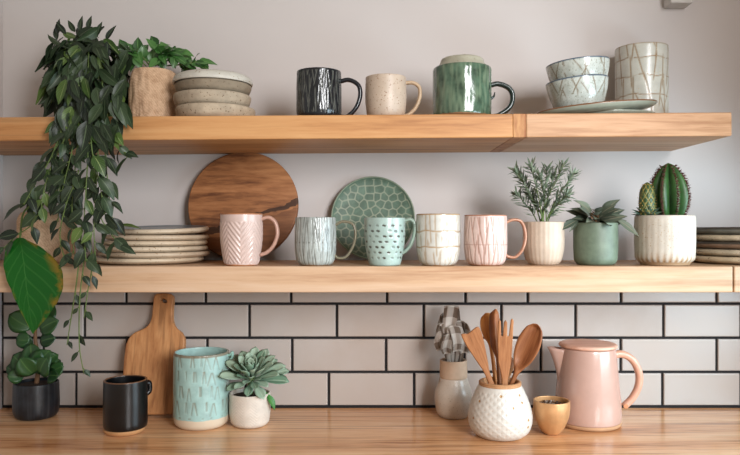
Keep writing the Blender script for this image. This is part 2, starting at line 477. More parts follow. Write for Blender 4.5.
# ------------------------------------------------------------------ vessels: placement
def z_on(surface, x): return {1: shelf1_top(x) + .0004, 2: Z2T, 0: 0.0}[surface] + .0002
def place(px, D, surface, name, label, cat, group=None, rotz=0):
    x = PX(px, D)
    return thing(name, label, cat, (x, D - DW, z_on(surface, x)), group, (0, 0, rotz))
def height(surface, px, D, r, top):
    x = PX(px, D)
    d = D - r if top < 227 else D + r
    return PZ(top, d) - z_on(surface, x)
def wpx(w, D): return w / F * D
def handle(parent, mat, D, pts, rn=.0042, rb=.006, h=None, name='handle', cx=0, sq=1.0, taper=None):
    """pts: (dx, dz) metres in the mug's own XZ plane"""
    path = smooth_path([(p[0], 0, p[1]) for p in pts], 8)
    return mobj(name, tube(path, rn, rb, (0, 1, 0), 14, taper, sq=sq), mat, parent)

def fb(th, z, su, sv, seed=0): return noise.noise(Vector((math.cos(th) * su, math.sin(th) * su, z * sv + seed * 7.3)))
def strokes(th, z, H, n, seed=0, width=.16, lean=.35, gap=.25, cells=4):
    """field of slanting brush/knife strokes in staggered rows -> 0..1"""
    best = 0
    row = z / H * cells
    for k in (math.floor(row) - 1, math.floor(row), math.floor(row) + 1):
        u = th / (2 * PI) * n + (k % 2) * .5
        for c in (math.floor(u) - 1, math.floor(u), math.floor(u) + 1):
            h = noise.cell(Vector((c % n + .5, k + .5, seed + .5)))
            h2 = noise.cell(Vector((c % n + .5, k + .5, seed + 9.5)))
            ln = (1 if (c % n + k) % 2 else -1) * lean * (.6 + .8 * h)
            dv = row - k - .5 - (h - .5) * .3
            du = u - c - .5 - ln * dv - (h2 - .5) * .3
            if abs(dv) < .75 - gap * h2:
                best = max(best, max(0, 1 - abs(du) / width) * min(1, (.75 - gap * h2 - abs(dv)) * 6))
    return best

def carve(H, n, seed, cells, depth, lo=.08, hi=.96, width=.2, lean=.35):
    def f(th, z, on):
        if not on or z < H * lo or z > H * hi: return 0, 0
        s = strokes(th, z, H, n, seed, width, lean, cells=cells)
        return -depth * s, s
    return f

# ---- upper shelf mugs
# dark mug
D = 1.30; r = wpx(22.6, D); H = height(1, 319, D, r, 66.8)
t = place(319, D, 1, 'mug', 'blue-black mug with pale carved strokes on the upper shelf', 'mug', 'mugs on the upper shelf')
mt = glaze('blue black glaze', rgb(28, 33, 38), rgb(112, 114, 106), .22, coat=.3, var=.2)
mobj('body', vessel([(0, 0), (r * .93, 0, .004), (r, .012), (r, H * .6), (r * .98, H)], seg=200, step=.0016, disp=carve(H, 34, 1, 3, .0008, width=.15, lean=.6)), mt, t)
mh = glaze('blue black plain glaze', rgb(26, 31, 38), None, .2, coat=.3)
handle(t, mh, D, [(r - .002, H * .80), (r + .014, H * .83), (r + .031, H * .72), (r + .0345, H * .5), (r + .027, H * .24), (r + .011, H * .06), (r - .004, H * .05)], .0042, .0065)
# speckled cream mug
D = 1.302; r = wpx(20.8, D); H = height(1, 386.5, D, r, 73)
t = place(385.8, D, 1, 'mug', 'small speckled cream mug between the blue-black mug and the green tankard', 'mug', 'mugs on the upper shelf')
mt = glaze("speckled cream", rgb(204, 184, 164), None, .42, speck=rgb(128, 92, 66), speck_size=330)
mobj('body', vessel([(0, 0), (r * .84, 0, .004), (r * .93, .01, .01), (r, H * .45, .01), (r * .97, H)], seg=72, step=.004), mt, t)
handle(t, glaze('tan speckled handle', rgb(204, 176, 144), None, .45, speck=rgb(128, 92, 66), speck_size=330), D,
       [(r - .004, H * .87), (r + .012, H * .87), (r + .0235, H * .76), (r + .0245, H * .54), (r + .017, H * .27), (r + .004, H * .10), (r - .007, H * .05)], .0036, .0055)
# big green tankard
D = 1.308; r = wpx(29, D); H = height(1, 462, D, r, 61.5)
t = place(462, D, 1, 'tankard', 'large glossy green tankard with dark handle and a pale lid', 'mug')
mt = glaze('mottled green glaze', rgb(80, 106, 86), rgb(122, 142, 116), .2, coat=.35, var=.3, band=(.0035, rgb(128, 92, 60)), bumpy=.3)
def gdisp(th, z, on):
    if not on: return 0, 0
    a = fb(th, z, 7, 26, 1) ; b_ = fb(th, z, 15, 44, 2)
    q = max(0, min(1, .35 + (a + .9 * b_) * 1.3))
    return .0009 * a, q * .8
mobj('body', vessel([(0, 0), (r * .97, 0, .003), (r, .006), (r, H * .95), (r * .97, H)], seg=150, step=.0025, disp=gdisp), mt, t)
mh = glaze('dark green glaze', rgb(34, 48, 44), None, .2, coat=.3)
handle(t, mh, D, [(r - .002, H * .66), (r + .014, H * .69), (r + .034, H * .6), (r + .0405, H * .42), (r + .034, H * .22), (r + .014, H * .07), (r - .004, H * .03)], .0048, .0075)
lr = wpx(21.5, D)
mobj('lid', lathe([(0, -.004), (lr * .82, -.004), (lr * .82, .0), (r * .86, .0005), (lr * 1.02, .009, .003), (lr * .97, .0165, .004), (lr * .8, .0185), (0, .019)], seg=72),
     glaze('pale stone lid', rgb(176, 172, 152), None, .45, speck=rgb(130, 118, 96)), t, (0, 0, H))
# thumb nub on the tankard's wall
mobj('thumb_nub', tube(smooth_path([(r - .004, -.012, H * .36), (r + .003, -.012, H * .42), (r + .005, -.012, H * .5)], 5), .003, .004, (0, 1, 0), 10, lambda q: 1 - .7 * q), mh, t)

# ---- stack of stoneware dishes, upper shelf
st = [(215.5, 40, 102.0, 1.332, rgb(196, 178, 154), 'lowest stoneware dish of the stack beside the burlap pot, with a flared rim'),
      (212.5, 39, 88.5, 1.332, rgb(186, 170, 148), 'second stoneware dish from the bottom of the stack on the upper shelf'),
      (213.5, 38.2, 77.5, 1.332, rgb(150, 136, 116), 'darker grey-brown stoneware dish just under the stack\'s pale top bowl')]
zprev = None
for i, (px, hw, top, D, c, lab) in enumerate(st):
    r = wpx(hw, D) * .985
    x = PX(px, D)
    zb = z_on(1, x) if zprev is None else zprev
    h = PZ(top, D - r) - zb
    t = thing('stoneware_dish', lab, 'dish', (x, D - DW, zb), 'stacked stoneware dishes on the upper shelf')
    mt = glaze('stoneware %d' % i, c, None, .7, speck=rgb(104, 84, 62), speck_size=260, bumpy=.4, var=.12, spec=.25)
    def wob(th, z, on, i=i): return (.0012 * fb(th, z, 2, 30, i), 0)
    mobj('body', lathe([(0, 0), (r * .86, 0, .003), (r * .95, h * .25, .006), (r, h * .75, .006), (r * .985, h, .003), (r * .9, h, .002), (r * .84, h - .004), (0, h - .004)], seg=96, disp=wob), mt, t)
    zprev = zb + h - .0005 + .0007
D = 1.332; r = wpx(39, D); x = PX(213, D)
t = thing('stoneware_bowl', 'pale cream upturned bowl crowning the stoneware stack', 'bowl', (x, D - DW, zprev), 'stacked stoneware dishes on the upper shelf')
h = PZ(67.5, D - r * .9) - zprev
mobj('body', lathe([(0, h - .008), (r * .80, h - .006), (r * .955, .0, .002), (r * 1.0, 0, .002), (r * 1.01, h * .25, .004), (r * .97, h * .62, .008), (r * .86, h * .92, .012), (r * .6, h, .01), (0, h)], seg=96, disp=lambda th, z, on: (.0012 * fb(th, z, 2, 20, 5), 0)),
     glaze('pale cream stoneware', rgb(206, 202, 190), None, .5, speck=rgb(140, 118, 92), speck_size=240, bumpy=.3), t)

# ---- right of the upper shelf: two platters, two bowls, tumbler
D = 1.325
x = PX(603, D); zb = z_on(1, x)
def platter(r, h=.0105, **kw):
    return lathe([(0, 0), (r * .7, 0, .003), (r * .93, h * .4, .006), (r, h * .8, .003), (r * .985, h, .001), (r * .9, h * .85, .004), (r * .7, h * .52, .004), (0, h * .5)], seg=110, sy=.6, **kw)
ra = wpx(45, D); x = PX(609.5, D)
t = thing('oval_platter', 'grey-green oval platter lying flat on the shelf under the brown-rimmed one', 'plate', (x, D - DW, zb), 'two oval platters under the bowls')
mobj('body', platter(ra, .0105), glaze('grey green glaze', rgb(160, 166, 152), rgb(126, 116, 92), .25, coat=.2, speck=rgb(120, 112, 92)), t)
D2 = 1.322; rb_ = wpx(60.5, D2); x2 = PX(596.5, D2)
tl = R(-5)
zt = zb + .0090
t = thing('oval_platter', 'tilted brown-rimmed oval platter, upper of two, with the bowls on it', 'plate', (x2, D2 - DW, zt - .0015), 'two oval platters under the bowls', (0, tl, 0))
def rimmask(zc, w=.003): return lambda th, z, on: (0, max(0, min(1, (z - zc) / w)))
mobj('body', platter(rb_, .0145, disp=lambda th, z, on: (0, 1.0 if z > .0112 else 0)), glaze('sage glaze brown rim', rgb(158, 164, 148), rgb(126, 88, 62), .25, coat=.2), t)
bz = zt - .0015 + .0073 + .0006
def bowl_disp(H, seed):
    def f(th, z, on):
        if z > H - .0022: return 0, 1.0
        if not on: return 0, 0
        return 0, 1.0 * strokes(th, z, H, 16, seed, .09, .9, .2, cells=1.6) * min(1, max(0, (z - H * .3) / (H * .2)))
    return f
mt = m, nt, b = newmat('pale celadon crackle')
v = coords(nt)
n1 = noise_tex(nt, v, 60, 5, .6)
c0 = ramp(nt, n1, [(.3, rgb(162, 168, 160)), (.7, rgb(196, 202, 196))])
sm = ramp(nt, noise_tex(nt, v, 380, 1), [(.60, (0, 0, 0, 1)), (.68, (1, 1, 1, 1))])
c0 = mixrgb(nt, sm, c0, rgb(140, 142, 128))
at = N(nt, 'ShaderNodeAttribute', attribute_name='mask')
sep = N(nt, 'ShaderNodeSeparateXYZ'); nt.links.new(v, sep.inputs[0])
gt = N(nt, 'ShaderNodeMath', operation='GREATER_THAN'); nt.links.new(sep.outputs[2], gt.inputs[0]); gt.inputs[1].default_value = .0548
sc_ = mixrgb(nt, gt.outputs[0], rgb(108, 86, 54), rgb(72, 88, 104))
nt.links.new(mixrgb(nt, at.outputs['Fac'], c0, sc_), b.inputs['Base Color']); setin(b, Roughness=.25); b.inputs['Coat Weight'].default_value = .3
M['celadon'] = m
BH = .058
for k, (px, D3, dz, lab) in enumerate([(579.3, 1.322, 0, 'lower of two nested pale celadon bowls with blue rims, standing on the tilted platter'),
                                       (580.3, 1.322, .034, 'upper of two nested pale celadon bowls with blue rims')]):
    r = wpx(30.5 if k == 0 else 31, D3)
    x3 = PX(px, D3)
    off = -(x3 - x2) * math.tan(tl)
    tt = R(-5.5)
    t = thing('nesting_bowl', lab, 'bowl', (x3 - .0005 * k, D3 - DW, bz + off + dz + (.0009 if k == 0 else .0)), 'two nested celadon bowls', (0, tl if k == 0 else tl, 0))
    mobj('body', vessel([(0, 0), (r * .70, 0, .004), (r * .80, .012, .02), (r * .94, BH * .62, .02), (r, BH)], .0034, .006, seg=200, step=.002, disp=bowl_disp(BH, 20 + k)), M['celadon'], t)
D = 1.438; r = wpx(25.3, D); H = height(1, 641.5, D, r, 41.5)
t = place(641.5, D, 1, 'tumbler', 'tall white tumbler with tan crisscross lines behind the platters', 'tumbler')
def lines_disp(H, n, hz, seed, wd=.05):
    def f(th, z, on):
        if not on: return 0, 0
        q = strokes(th, z, H, n, seed, .10, .8, .15, cells=3.2) * .95
        for hh in hz:
            zz = hh * H + .0035 * fb(th, 0, 2.5, 1, seed + hh * 9)
            on2 = 1 if fb(th, 0, 3, 1, seed + 3 + hh * 5) > -.25 else .25
            q = max(q, on2 * max(0, 1 - abs(z - zz) / .0017))
        if z > H - .003: q = max(q, .5)
        return -.0006 * q, q
    return f
mt = glaze('white with tan lines', rgb(206, 205, 194), rgb(146, 108, 56), .3, coat=.15, speck=rgb(190, 178, 150))
mobj('body', vessel([(0, 0), (r * .97, 0, .003), (r, .01), (r, H)], .0036, .006, seg=220, step=.002, disp=lines_disp(H, 15, (.36, .6, .82), 3)), mt, t)

# ---- middle shelf mugs
G2 = 'row of mugs on the middle shelf'
# pink chevron mug
D = 1.283; r = wpx(21, D); H = height(2, 241.5, D, r, 213.5)
t = place(241.5, D, 2, 'mug', 'blush pink mug with a chevron relief, in front of the dark round board', 'mug', G2)
def chev(th, z, on):
    if not on or z < H * .05 or z > H * .84: return 0, 0
    u = (th + PI / 2) * r
    p = .05; q = abs(((u + .003) / p) % 1 - .5) * p
    s = (z + q * 1.25) / .0108
    return .0016 * (abs((s % 1) - .5) * 2 - .5), 0
mt = glaze('blush pink glaze', rgb(222, 196, 186), None, .34, coat=.15, band=(.0022, rgb(190, 128, 84)))
mobj('body', vessel([(0, 0), (r * .78, 0, .003), (r * .84, .008, .01), (r, H * .5, .03), (r * .985, H)], .0036, .005, seg=240, step=.0012, disp=chev), mt, t)
handle(t, glaze('blush handle', rgb(206, 164, 146), None, .35, coat=.2), D, [(r - .003, H * .9), (r + .012, H * .93), (r + .024, H * .82), (r + .0275, H * .6), (r + .02, H * .38), (r + .008, H * .25), (r - .004, H * .2)], .0036, .0055)
mobj('rim', lathe([(r * .94, H - .002), (r * .985 + .0004, H - .0015), (r * .985 + .0003, H + .0006), (r * .94, H + .0006), (r * .94, H - .002)], seg=72, fil=0), glaze('raw rim', rgb(186, 126, 86), None, .5), t)
# grey streaked mug
D = 1.283; r = wpx(20.7, D); H = height(2, 315.5, D, r, 217)
t = place(315.5, D, 2, 'mug', 'grey-green mug with brown streaks, in front of the sage plate\'s left edge', 'mug', G2)
def streak(th, z, on):
    if not on: return 0, 0
    s = strokes(th, z, H, 32, 5, .2, .55, cells=2.6)
    d = max(0, 1 - abs(z - H * .48) / .0016) * (1 if fb(th, 0, 9, 1, 4) > .2 else 0)
    return -.0009 * s, min(1, .95 * s * max(.25, .75 + 1.1 * fb(th, z, 6, 30, 8)) + d)
mt = glaze('grey green streaked', rgb(186, 194, 190), rgb(84, 80, 68), .28, coat=.2, var=.15, band=(.0015, rgb(168, 130, 92)))
shape_round = lambda r, H: [(0, 0), (r * .70, 0, .003), (r * .9, .006, .008), (r, H * .3, .012), (r, H * .7), (r * .97, H)]
mobj('body', vessel(shape_round(r, H), .0036, .005, seg=220, step=.0016, disp=streak), mt, t)
handle(t, glaze('olive grey handle', rgb(136, 130, 108), None, .3, coat=.2), D, [(r - .003, H * .83), (r + .012, H * .91), (r + .03, H * .86), (r + .0355, H * .66), (r + .031, H * .4), (r + .018, H * .18), (r + .004, H * .15), (r - .004, H * .22)], .0026, .005)
# mint dashed mug
D = 1.283; r = wpx(20.5, D); H = height(2, 385.5, D, r, 217.5)
t = place(384.8, D, 2, 'mug', 'mint mug with rows of dark dashes, in front of the sage plate\'s right half', 'mug', G2)
def dashes(th, z, on):
    if not on or z < H * .08 or z > H * .9: return 0, 0
    n, rows_ = 15, 9
    row = z / H * rows_; k = math.floor(row)
    u = (th / (2 * PI)) * n + .5 * (k % 2) ; c = math.floor(u)
    h = noise.cell(Vector((c % n + .5, k + .5, 3.5)))
    du = (u - c - .5) + (h - .5) * .25; dv = row - k - .5
    e = (du / .26) ** 2 + ((dv + .25 * du) / .23) ** 2
    return (-.0006 if e < 1 else 0), max(0, min(1, (1 - e) * 2.5)) * (.95 if h > -.3 else .5)
mt = glaze('mint glaze dashes', rgb(182, 206, 198), rgb(66, 56, 44), .28, coat=.2, var=.1)
mobj('body', vessel([(0, 0), (r * .74, 0, .003), (r * .80, .006, .006), (r * .95, H * .38, .02), (r, H * .65), (r, H)], .0036, .005, seg=240, step=.0014, disp=dashes), mt, t)
handle(t, glaze('mint handle', rgb(160, 184, 170), None, .3, coat=.2, var=.12), D, [(r - .004, H * .92), (r + .008, H * .97), (r + .0165, H * .88), (r + .0165, H * .66), (r + .009, H * .42), (r - .001, H * .29), (r - .007, H * .26)], .0036, .006)
# white gold cup
D = 1.283; r = wpx(22.2, D); H = height(2, 438.2, D, r, 213.5)
t = place(438.2, D, 2, 'cup', 'handleless white cup with golden brown brush lines, between mint and pink mugs', 'mug', G2)
def gold(th, z, on):
    if not on: return 0, 0
    q = 0
    for hh in (.36, .66):
        zz = hh * H + .003 * fb(th, 0, 2.5, 1, hh * 9)
        q = max(q, (1 if fb(th, 0, 3, 1, hh * 5) > -.3 else .2) * max(0, 1 - abs(z - zz) / .0019))
    q = max(q, strokes(th, z, H, 15, 8, .12, .12, .45, cells=3.3) * .7)
    q = max(q, max(0, min(1, (fb(th, z, 9, 70, 6) - .25) * 3)) * .45)
    if z > H - .0025: q = max(q, .8)
    return -.0005 * q, q
mt = glaze('white gold glaze', rgb(224, 224, 216), rgb(176, 132, 66), .26, coat=.2, band=(.001, rgb(196, 150, 96)))
mobj('body', vessel([(0, 0), (r * .66, 0, .003), (r * .86, .006, .01), (r * .99, H * .28, .02), (r, H * .6), (r * .99, H)], .0036, .005, seg=220, step=.0016, disp=gold), mt, t)
# carved pink mug
D = 1.283; r = wpx(21.5, D); H = height(2, 485.5, D, r, 215)
t = place(485.5, D, 2, 'mug', 'rose pink mug with rough vertical carving, left of the wispy plant in a beige pot', 'mug', G2)
def carved(th, z, on):
    if not on or z > H * .95: return 0, 0
    s = strokes(th, z, H, 27, 12, .2, .55, cells=2.6)
    d = max(0, 1 - abs(z - H * .42) / .0012) * .9
    return -.0011 * s - .0004 * d, min(1, max(.8 * s, d))
mt = glaze('rose carved glaze', rgb(232, 206, 196), rgb(178, 124, 102), .32, coat=.2, band=(.002, rgb(196, 138, 104)))
mobj('body', vessel(shape_round(r, H), .0036, .005, seg=220, step=.0016, disp=carved), mt, t)
handle(t, glaze('copper pink handle', rgb(194, 140, 112), None, .3, coat=.25), D, [(r - .003, H * .85), (r + .010, H * .91), (r + .026, H * .87), (r + .0335, H * .62), (r + .029, H * .34), (r + .016, H * .17), (r + .003, H * .17), (r - .004, H * .22)], .003, .0055)
mobj('rim', lathe([(r * .91, H - .002), (r * .972, H - .002), (r * .972, H + .0006), (r * .91, H + .0006), (r * .91, H - .002)], seg=72, fil=0), glaze('rose raw rim', rgb(184, 128, 100), None, .5), t)

# ---- round board and sage plate leaning on the wall
def lean_disc(name, me, mat, px, rad, thick, surf, a, label, cat, back=.004):
    """disc standing on its edge, leaning back by (90-a) degrees against the wall"""
    yb = -back - thick * math.sin(a)
    cy = -back - rad * math.cos(a) - thick * math.sin(a)
    Dc = DW + cy
    o = mobj(name, me, mat, None, (PX(px, Dc), cy, z_on(surf, 0) + rad * math.sin(a) + .0003), (a, 0, 0))
    return tag(o, label, cat)
rw = .1153
lean_disc('round_board', lathe([(0, 0), (rw * .985, 0, .003), (rw, .004, .003), (rw, .013, .003), (rw * .985, .0155, .002), (0, .0155)], seg=128, fil=.003), M['walnut'], 244.2, rw, .0, 2, R(80), 'large round dark walnut board leaning on the wall behind the blush chevron mug', 'cutting board')
rs = .0888
# sage plate with a honeycomb of raised lines
def hexline(x, y, pitch):
    best = []
    h = pitch * .866
    r0 = round(y / h)
    for rr in range(r0 - 1, r0 + 2):
        c0 = round(x / pitch - (.5 if rr % 2 else 0))
        for cc in range(c0 - 1, c0 + 2):
            jx = noise.cell(Vector((cc + .5, rr + .5, 1.5))) - .5; jy = noise.cell(Vector((cc + .5, rr + .5, 4.5))) - .5
            px_ = (cc + (.5 if rr % 2 else 0) + .25 * jx) * pitch; py_ = (rr + .25 * jy) * h
            best.append(math.hypot(x - px_, y - py_))
    best.sort()
    return best[1] - best[0]
def sage_disp(th, z, on):
    return 0, 0
me = lathe([(0, 0), (rs * .6, 0, .003), (rs * .9, .007, .01), (rs, .0145, .002), (rs * .975, .0155, .001), (rs * .9, .0105, .01), (rs * .6, .005, .01), (0, .0045)], seg=300, step=.0014)
at_ = me.attributes['mask']
for i, v_ in enumerate(me.vertices):
    rr = math.hypot(v_.co.x, v_.co.y)
    if v_.co.z > .0044 and rr < rs * .93:
        d_ = hexline(v_.co.x, v_.co.y, .0180)
        at_.data[i].value = max(0, min(1, 1.25 - d_ / .0026)) * .7
    elif rr > rs * .965: at_.data[i].value = .45
m = glaze('sage honeycomb glaze', rgb(100, 124, 106), rgb(176, 182, 158), .5, coat=.0, var=.18, spec=.3)
t_ = lean_disc('sage_plate', me, m, 373, rs, .0, 2, R(82), 'sage green plate with a honeycomb pattern propped upright behind the mint mug', 'plate')

# ---- plates stacks
def plate_mesh(R_, h=.0128, p=.0102):
    return lathe([(0, 0), (R_ * .78, 0, .003), (R_ * .95, .003, .004), (R_, .0068, .003), (R_ - .0006, h - .0025, .003), (R_ * .965, h, .002), (R_ * .9, p + .0012, .003), (R_ * .86, p, .003), (0, p)], seg=110,
                 disp=lambda th, z, on: (.0006 * fb(th, z, 3, 40, R_ * 900), 0))
stack = [(149, 53.5, 'lowest cream plate of the tall stack left of the round board'), (155, 53.5, 'second cream plate from the bottom of the left stack'),
         (153, 54, 'third cream plate from the bottom of the left stack'), (156, 50.5, 'fourth cream plate from the bottom of the left stack'),
         (158, 50, 'fifth cream plate of the left stack, just under the blue-grey topped one'), (161, 47, 'topmost plate of the left stack, showing a blue-grey upper face')]
D = 1.372
z = z_on(2, 0)
mpl = [glaze('plate cream %d' % i, c, None, .45, speck=rgb(150, 120, 88), speck_size=260, var=.08, bumpy=.2) for i, c in enumerate((rgb(222, 202, 174), rgb(214, 194, 168), rgb(222, 204, 178)))]
for i, (px, hw, lab) in enumerate(stack):
    t = thing('plate', lab, 'plate', (PX(px, D), D - DW, z), 'cream plates stacked at the left')
    if i == 5: t.rotation_euler = (R(2.6), R(-.6), 0); t.location.z += .0042
    mobj('body', plate_mesh(wpx(hw, D)), mpl[i % 3], t)
    if i == 5:
        mobj('glazed_face', lathe([(0, .0107), (wpx(hw, D) * .86, .0107, .002), (wpx(hw, D) * .9, .0120), (wpx(hw, D) * .95, .0131), (wpx(hw, D) * .95, .0123), (wpx(hw, D) * .86, .0100), (0, .0100)], seg=90), glaze('blue grey face', rgb(112, 122, 128), None, .3), t)
    z += .0106
D = 1.372; z = z_on(2, 0)
rs_ = [(rgb(216, 192, 158), 'lowest tan plate of the dark-topped stack at the right edge'), (rgb(208, 190, 162), 'second plate up in the right-edge stack, tan'),
       (rgb(134, 104, 82), 'dark brown plate in the middle of the right-edge stack'), (rgb(216, 196, 166), 'pale tan plate fourth from the bottom of the right-edge stack'),
       (rgb(108, 106, 96), 'topmost charcoal grey plate of the right-edge stack')]
for i, (c, lab) in enumerate(rs_):
    R_ = wpx(60 - (i % 2) * .6, D)
    t = thing('plate', lab, 'plate', (PX(751.5 + (i % 2), D), D - DW, z), 'plates stacked at the right edge')
    mobj('body', plate_mesh(R_, .0146, .0126), glaze('right plate %d' % i, c, None, .5, speck=rgb(110, 84, 60), speck_size=240, var=.12), t)
    if i in (2, 4): mobj('rim', lathe([(R_ * .945, .0139), (R_ * .965, .0152, .0005), (R_ + .0004, .0124, .001), (R_ - .0004, .0105), (R_ * .965, .0139)], seg=100, fil=.0003), glaze('dark rim %d' % i, rgb(70, 62, 54), None, .5), t)
    z += .0137

# ---- planters
def pot_thing(px, D, surf, hw, top, name, label, prof, mat, group=None, disp=None, soil=.82, wall=.004, seg=96, step=None):
    r = wpx(hw, D); H = height(surf, px, D, r, top)
    t = place(px, D, surf, name, label, 'potted plant', group)
    mobj('pot', vessel(prof(r, H), wall, .006, seg=seg, step=step, disp=disp(r, H) if disp else None), mat, t)
    rs2 = soil
    rin = prof(r, H)[-1][0] - wall
    mobj('soil', lathe([(0, H * rs2 - .004), (rin - .001, H * rs2 - .004), (rin - .0005, H * rs2), (rin * .5, H * rs2 + .002), (0, H * rs2 + .003)], seg=48, disp=lambda th, z, on: (0, 0)), M['soil'], t)
    return t, r, H

GP = 'potted plants on the middle shelf'
# wispy plant in cream pot
t, r, H = pot_thing(543.5, 1.31, 2, 20.6, 221.5, 'potted_plant', 'wispy grey-green needle-leaved plant in a round beige pot', lambda r, H: [(0, 0), (r * .68, 0, .003), (r * .86, .008, .012), (r, H * .42, .02), (r * .985, H * .7), (r, H)],
                    glaze('beige ribbed glaze', rgb(214, 194, 174), rgb(186, 152, 116), .45, var=.06), GP,
                    disp=lambda r, H: (lambda th, z, on: (.0002 * math.sin(th * 28) * (1 if on else 0), .5 * (max(0, .6 - z / H) * (.5 + .5 * math.sin(th * 28 + 2 * fb(th, z, 4, 20, 3))) if on else 0))), seg=168, step=.003)
bm, uvl = leaf_bm(); bs = bmesh.new()
tops = [(-30, 163), (-21, 172), (-15, 160), (-6, 170), (2, 161), (10, 168), (17, 160), (27, 168), (-27, 186), (29, 184), (20, 188), (-10, 188)]
for i, (dx, py) in enumerate(tops):
    Dd = rnd.uniform(-.028, .028)
    a = Vector((rnd.uniform(-.012, .012), rnd.uniform(-.01, .01), H * .82))
    top = Vector((wpx(dx * .93, 1.31), Dd, PZ(py + 8, 1.31) - Z2T))
    mid = a.lerp(top, .5); mid.x = a.x + (top.x - a.x) * .38
    path = smooth_path([a, mid, top], 9)
    tube_into(bs, path, .0013, seg=6, taper=lambda q: 1 - .5 * q)
    n = len(path)
    for k in range(7, n):
        tq = k / (n - 1)
        d0 = (path[min(k + 1, n - 1)] - path[k - 1]).normalized()
        o = d0.orthogonal().normalized()
        cnt = 3 if k < n - 3 else 8
        for j in range(cnt):
            ang = k * 2.4 + j * 2 * PI / cnt + rnd.uniform(-.3, .3)
            out = Matrix.Rotation(ang, 3, d0) @ o
            dd = (out * rnd.uniform(.8, 1.1) + d0 * (rnd.uniform(.3, .8) if k < n - 3 else rnd.uniform(.0, 1.4)))
            leaf(bm, uvl, path[k], dd, d0 + out * -.2 + Vector((0, -.4, 0)), rnd.uniform(.015, .0235), rnd.uniform(.0034, .0046), curl=-.12, fold=.2, shape=1.0, nl=4)
mobj('stems', from_bm(bs), M['stem'], t)
mobj('foliage', from_bm(bm), leafmat('grey green needles', rgb(84, 102, 84), rgb(138, 152, 130), rgb(140, 150, 124), .55, .12, 0, spec=.3), t)
# dark drooping plant in green pot
t, r, H = pot_thing(595.5, 1.305, 2, 21.5, 222.5, 'potted_plant', 'low dark-leaved plant spilling out of a matte green pot', lambda r, H: [(0, 0), (r * .84, 0, .006), (r * .97, .008, .01), (r, H * .4), (r, H)],
                    glaze('matte sage green', rgb(112, 128, 108), None, .5, var=.12, bumpy=.15), GP)
bm, uvl = leaf_bm(); bs = bmesh.new()
for i in range(40):
    ang = i * 2.4; lev = i / 40
    c = Vector((rnd.uniform(-.006, .006), rnd.uniform(-.006, .006), H * .84 + .006 + lev * .02))
    el = .16 + lev * .5 + rnd.uniform(-.1, .15)
    d = sph(ang, el)
    base = c + Vector((d.x, d.y, d.z)) * .012
    L = rnd.uniform(.044, .060) * (1 - .3 * lev)
    if d.y > .3: L *= .75
    tube_into(bs, [c, base], .0012, seg=5)
    leaf(bm, uvl, base, d, Vector((0, -.75, .75)) + jit(.3), L, L * .42, curl=rnd.uniform(.1, .4), fold=.22, shape=.85, nl=8)
for (dx, dz_, L) in [(.6, -.45, .05), (-.75, -.35, .046), (-.5, -.6, .03)]:
    p0_ = Vector((math.copysign(r * .9, dx), -.012, H + .006))
    leaf(bm, uvl, p0_, (dx, -.25, dz_), (0, -.8, .5), L, L * .3, curl=.15, fold=.25, shape=.85, nl=8)
mobj('stems', from_bm(bs), M['brownstem'], t)
mobj('foliage', from_bm(bm), leafmat('dusty dark leaves', rgb(58, 72, 60), rgb(112, 122, 104), rgb(142, 134, 114), .42, .06, .15, spec=.35), t)
# cactus pot
def flut(r, H):
    def f(th, z, on):
        if not on or z < H * .07: return 0, (.8 if on else 0)
        s = .5 + .5 * math.cos(th * 30)
        k = 1 if z < H * .9 else max(0, (H - z) / (H * .1))
        st = max(0, 1 - (z - H * .07) / (H * .22)) * (1 - s) + .35 * max(0, fb(th, z, 6, 18, 2)) * (1 - s)
        return (-.0009 * (1 - s) ** 2) * k * (.3 + .7 * max(0, 1 - z / (H * .35))), min(1, st)
    return f
t, r, H = pot_thing(664.6, 1.30, 2, 28.7, 215, 'potted_cactus', 'two green cacti in a broad fluted cream pot', lambda r, H: [(0, 0), (r * .80, 0, .002), (r * .84, H * .05, .002), (r * .98, H * .12, .006), (r, H * .5), (r, H * .93), (r * .975, H)],
                    glaze('cream fluted', rgb(216, 208, 194), rgb(170, 128, 80), .5, var=.05, speck=rgb(176, 150, 118)), GP, disp=flut, seg=220, step=.002, soil=.93)
def cactus(nr, R_, Hc, depth, lobepow=1.0):
    def prof(tq): return R_ * (math.sin(PI * (.16 + .84 * tq) ** 1.0)) ** .62 if tq < 1 else 0
    bm = bmesh.new(); lay = bm.verts.layers.float.new('mask'); rows_ = []
    seg, nz = nr * 14, 40
    for i in range(nz + 1):
        tq = i / nz
        rr = max(.0003, prof(tq)); row = []
        for k in range(seg):
            th = 2 * PI * k / seg
            c = abs(math.cos(th * nr / 2)) ** .8 * (1 + (.05 * math.sin(tq * 2 * PI * 13) if abs(math.cos(th * nr / 2)) > .93 else 0))
            q = rr * (1 - depth + depth * c ** lobepow)
            v_ = bm.verts.new((q * math.cos(th), q * math.sin(th), tq * Hc)); v_[lay] = max(0, min(1, (c - .93) * 10)); row.append(v_)
        rows_.append(row)
    for a, b_ in zip(rows_, rows_[1:]):
        for k in range(seg): bm.faces.new((a[k], a[(k + 1) % seg], b_[(k + 1) % seg], b_[k]))
    bm.faces.new(rows_[-1]); bm.faces.new(list(reversed(rows_[0])))
    spots = []
    for j in range(nr):
        th = 2 * PI * j / nr
        for i in range(1, 22):
            tq = i / 22.5; rr = prof(tq)
            spots.append((Vector((rr * math.cos(th), rr * math.sin(th), tq * Hc)), Vector((math.cos(th), math.sin(th), .9 * (tq - .45)))))
    return from_bm(bm), spots
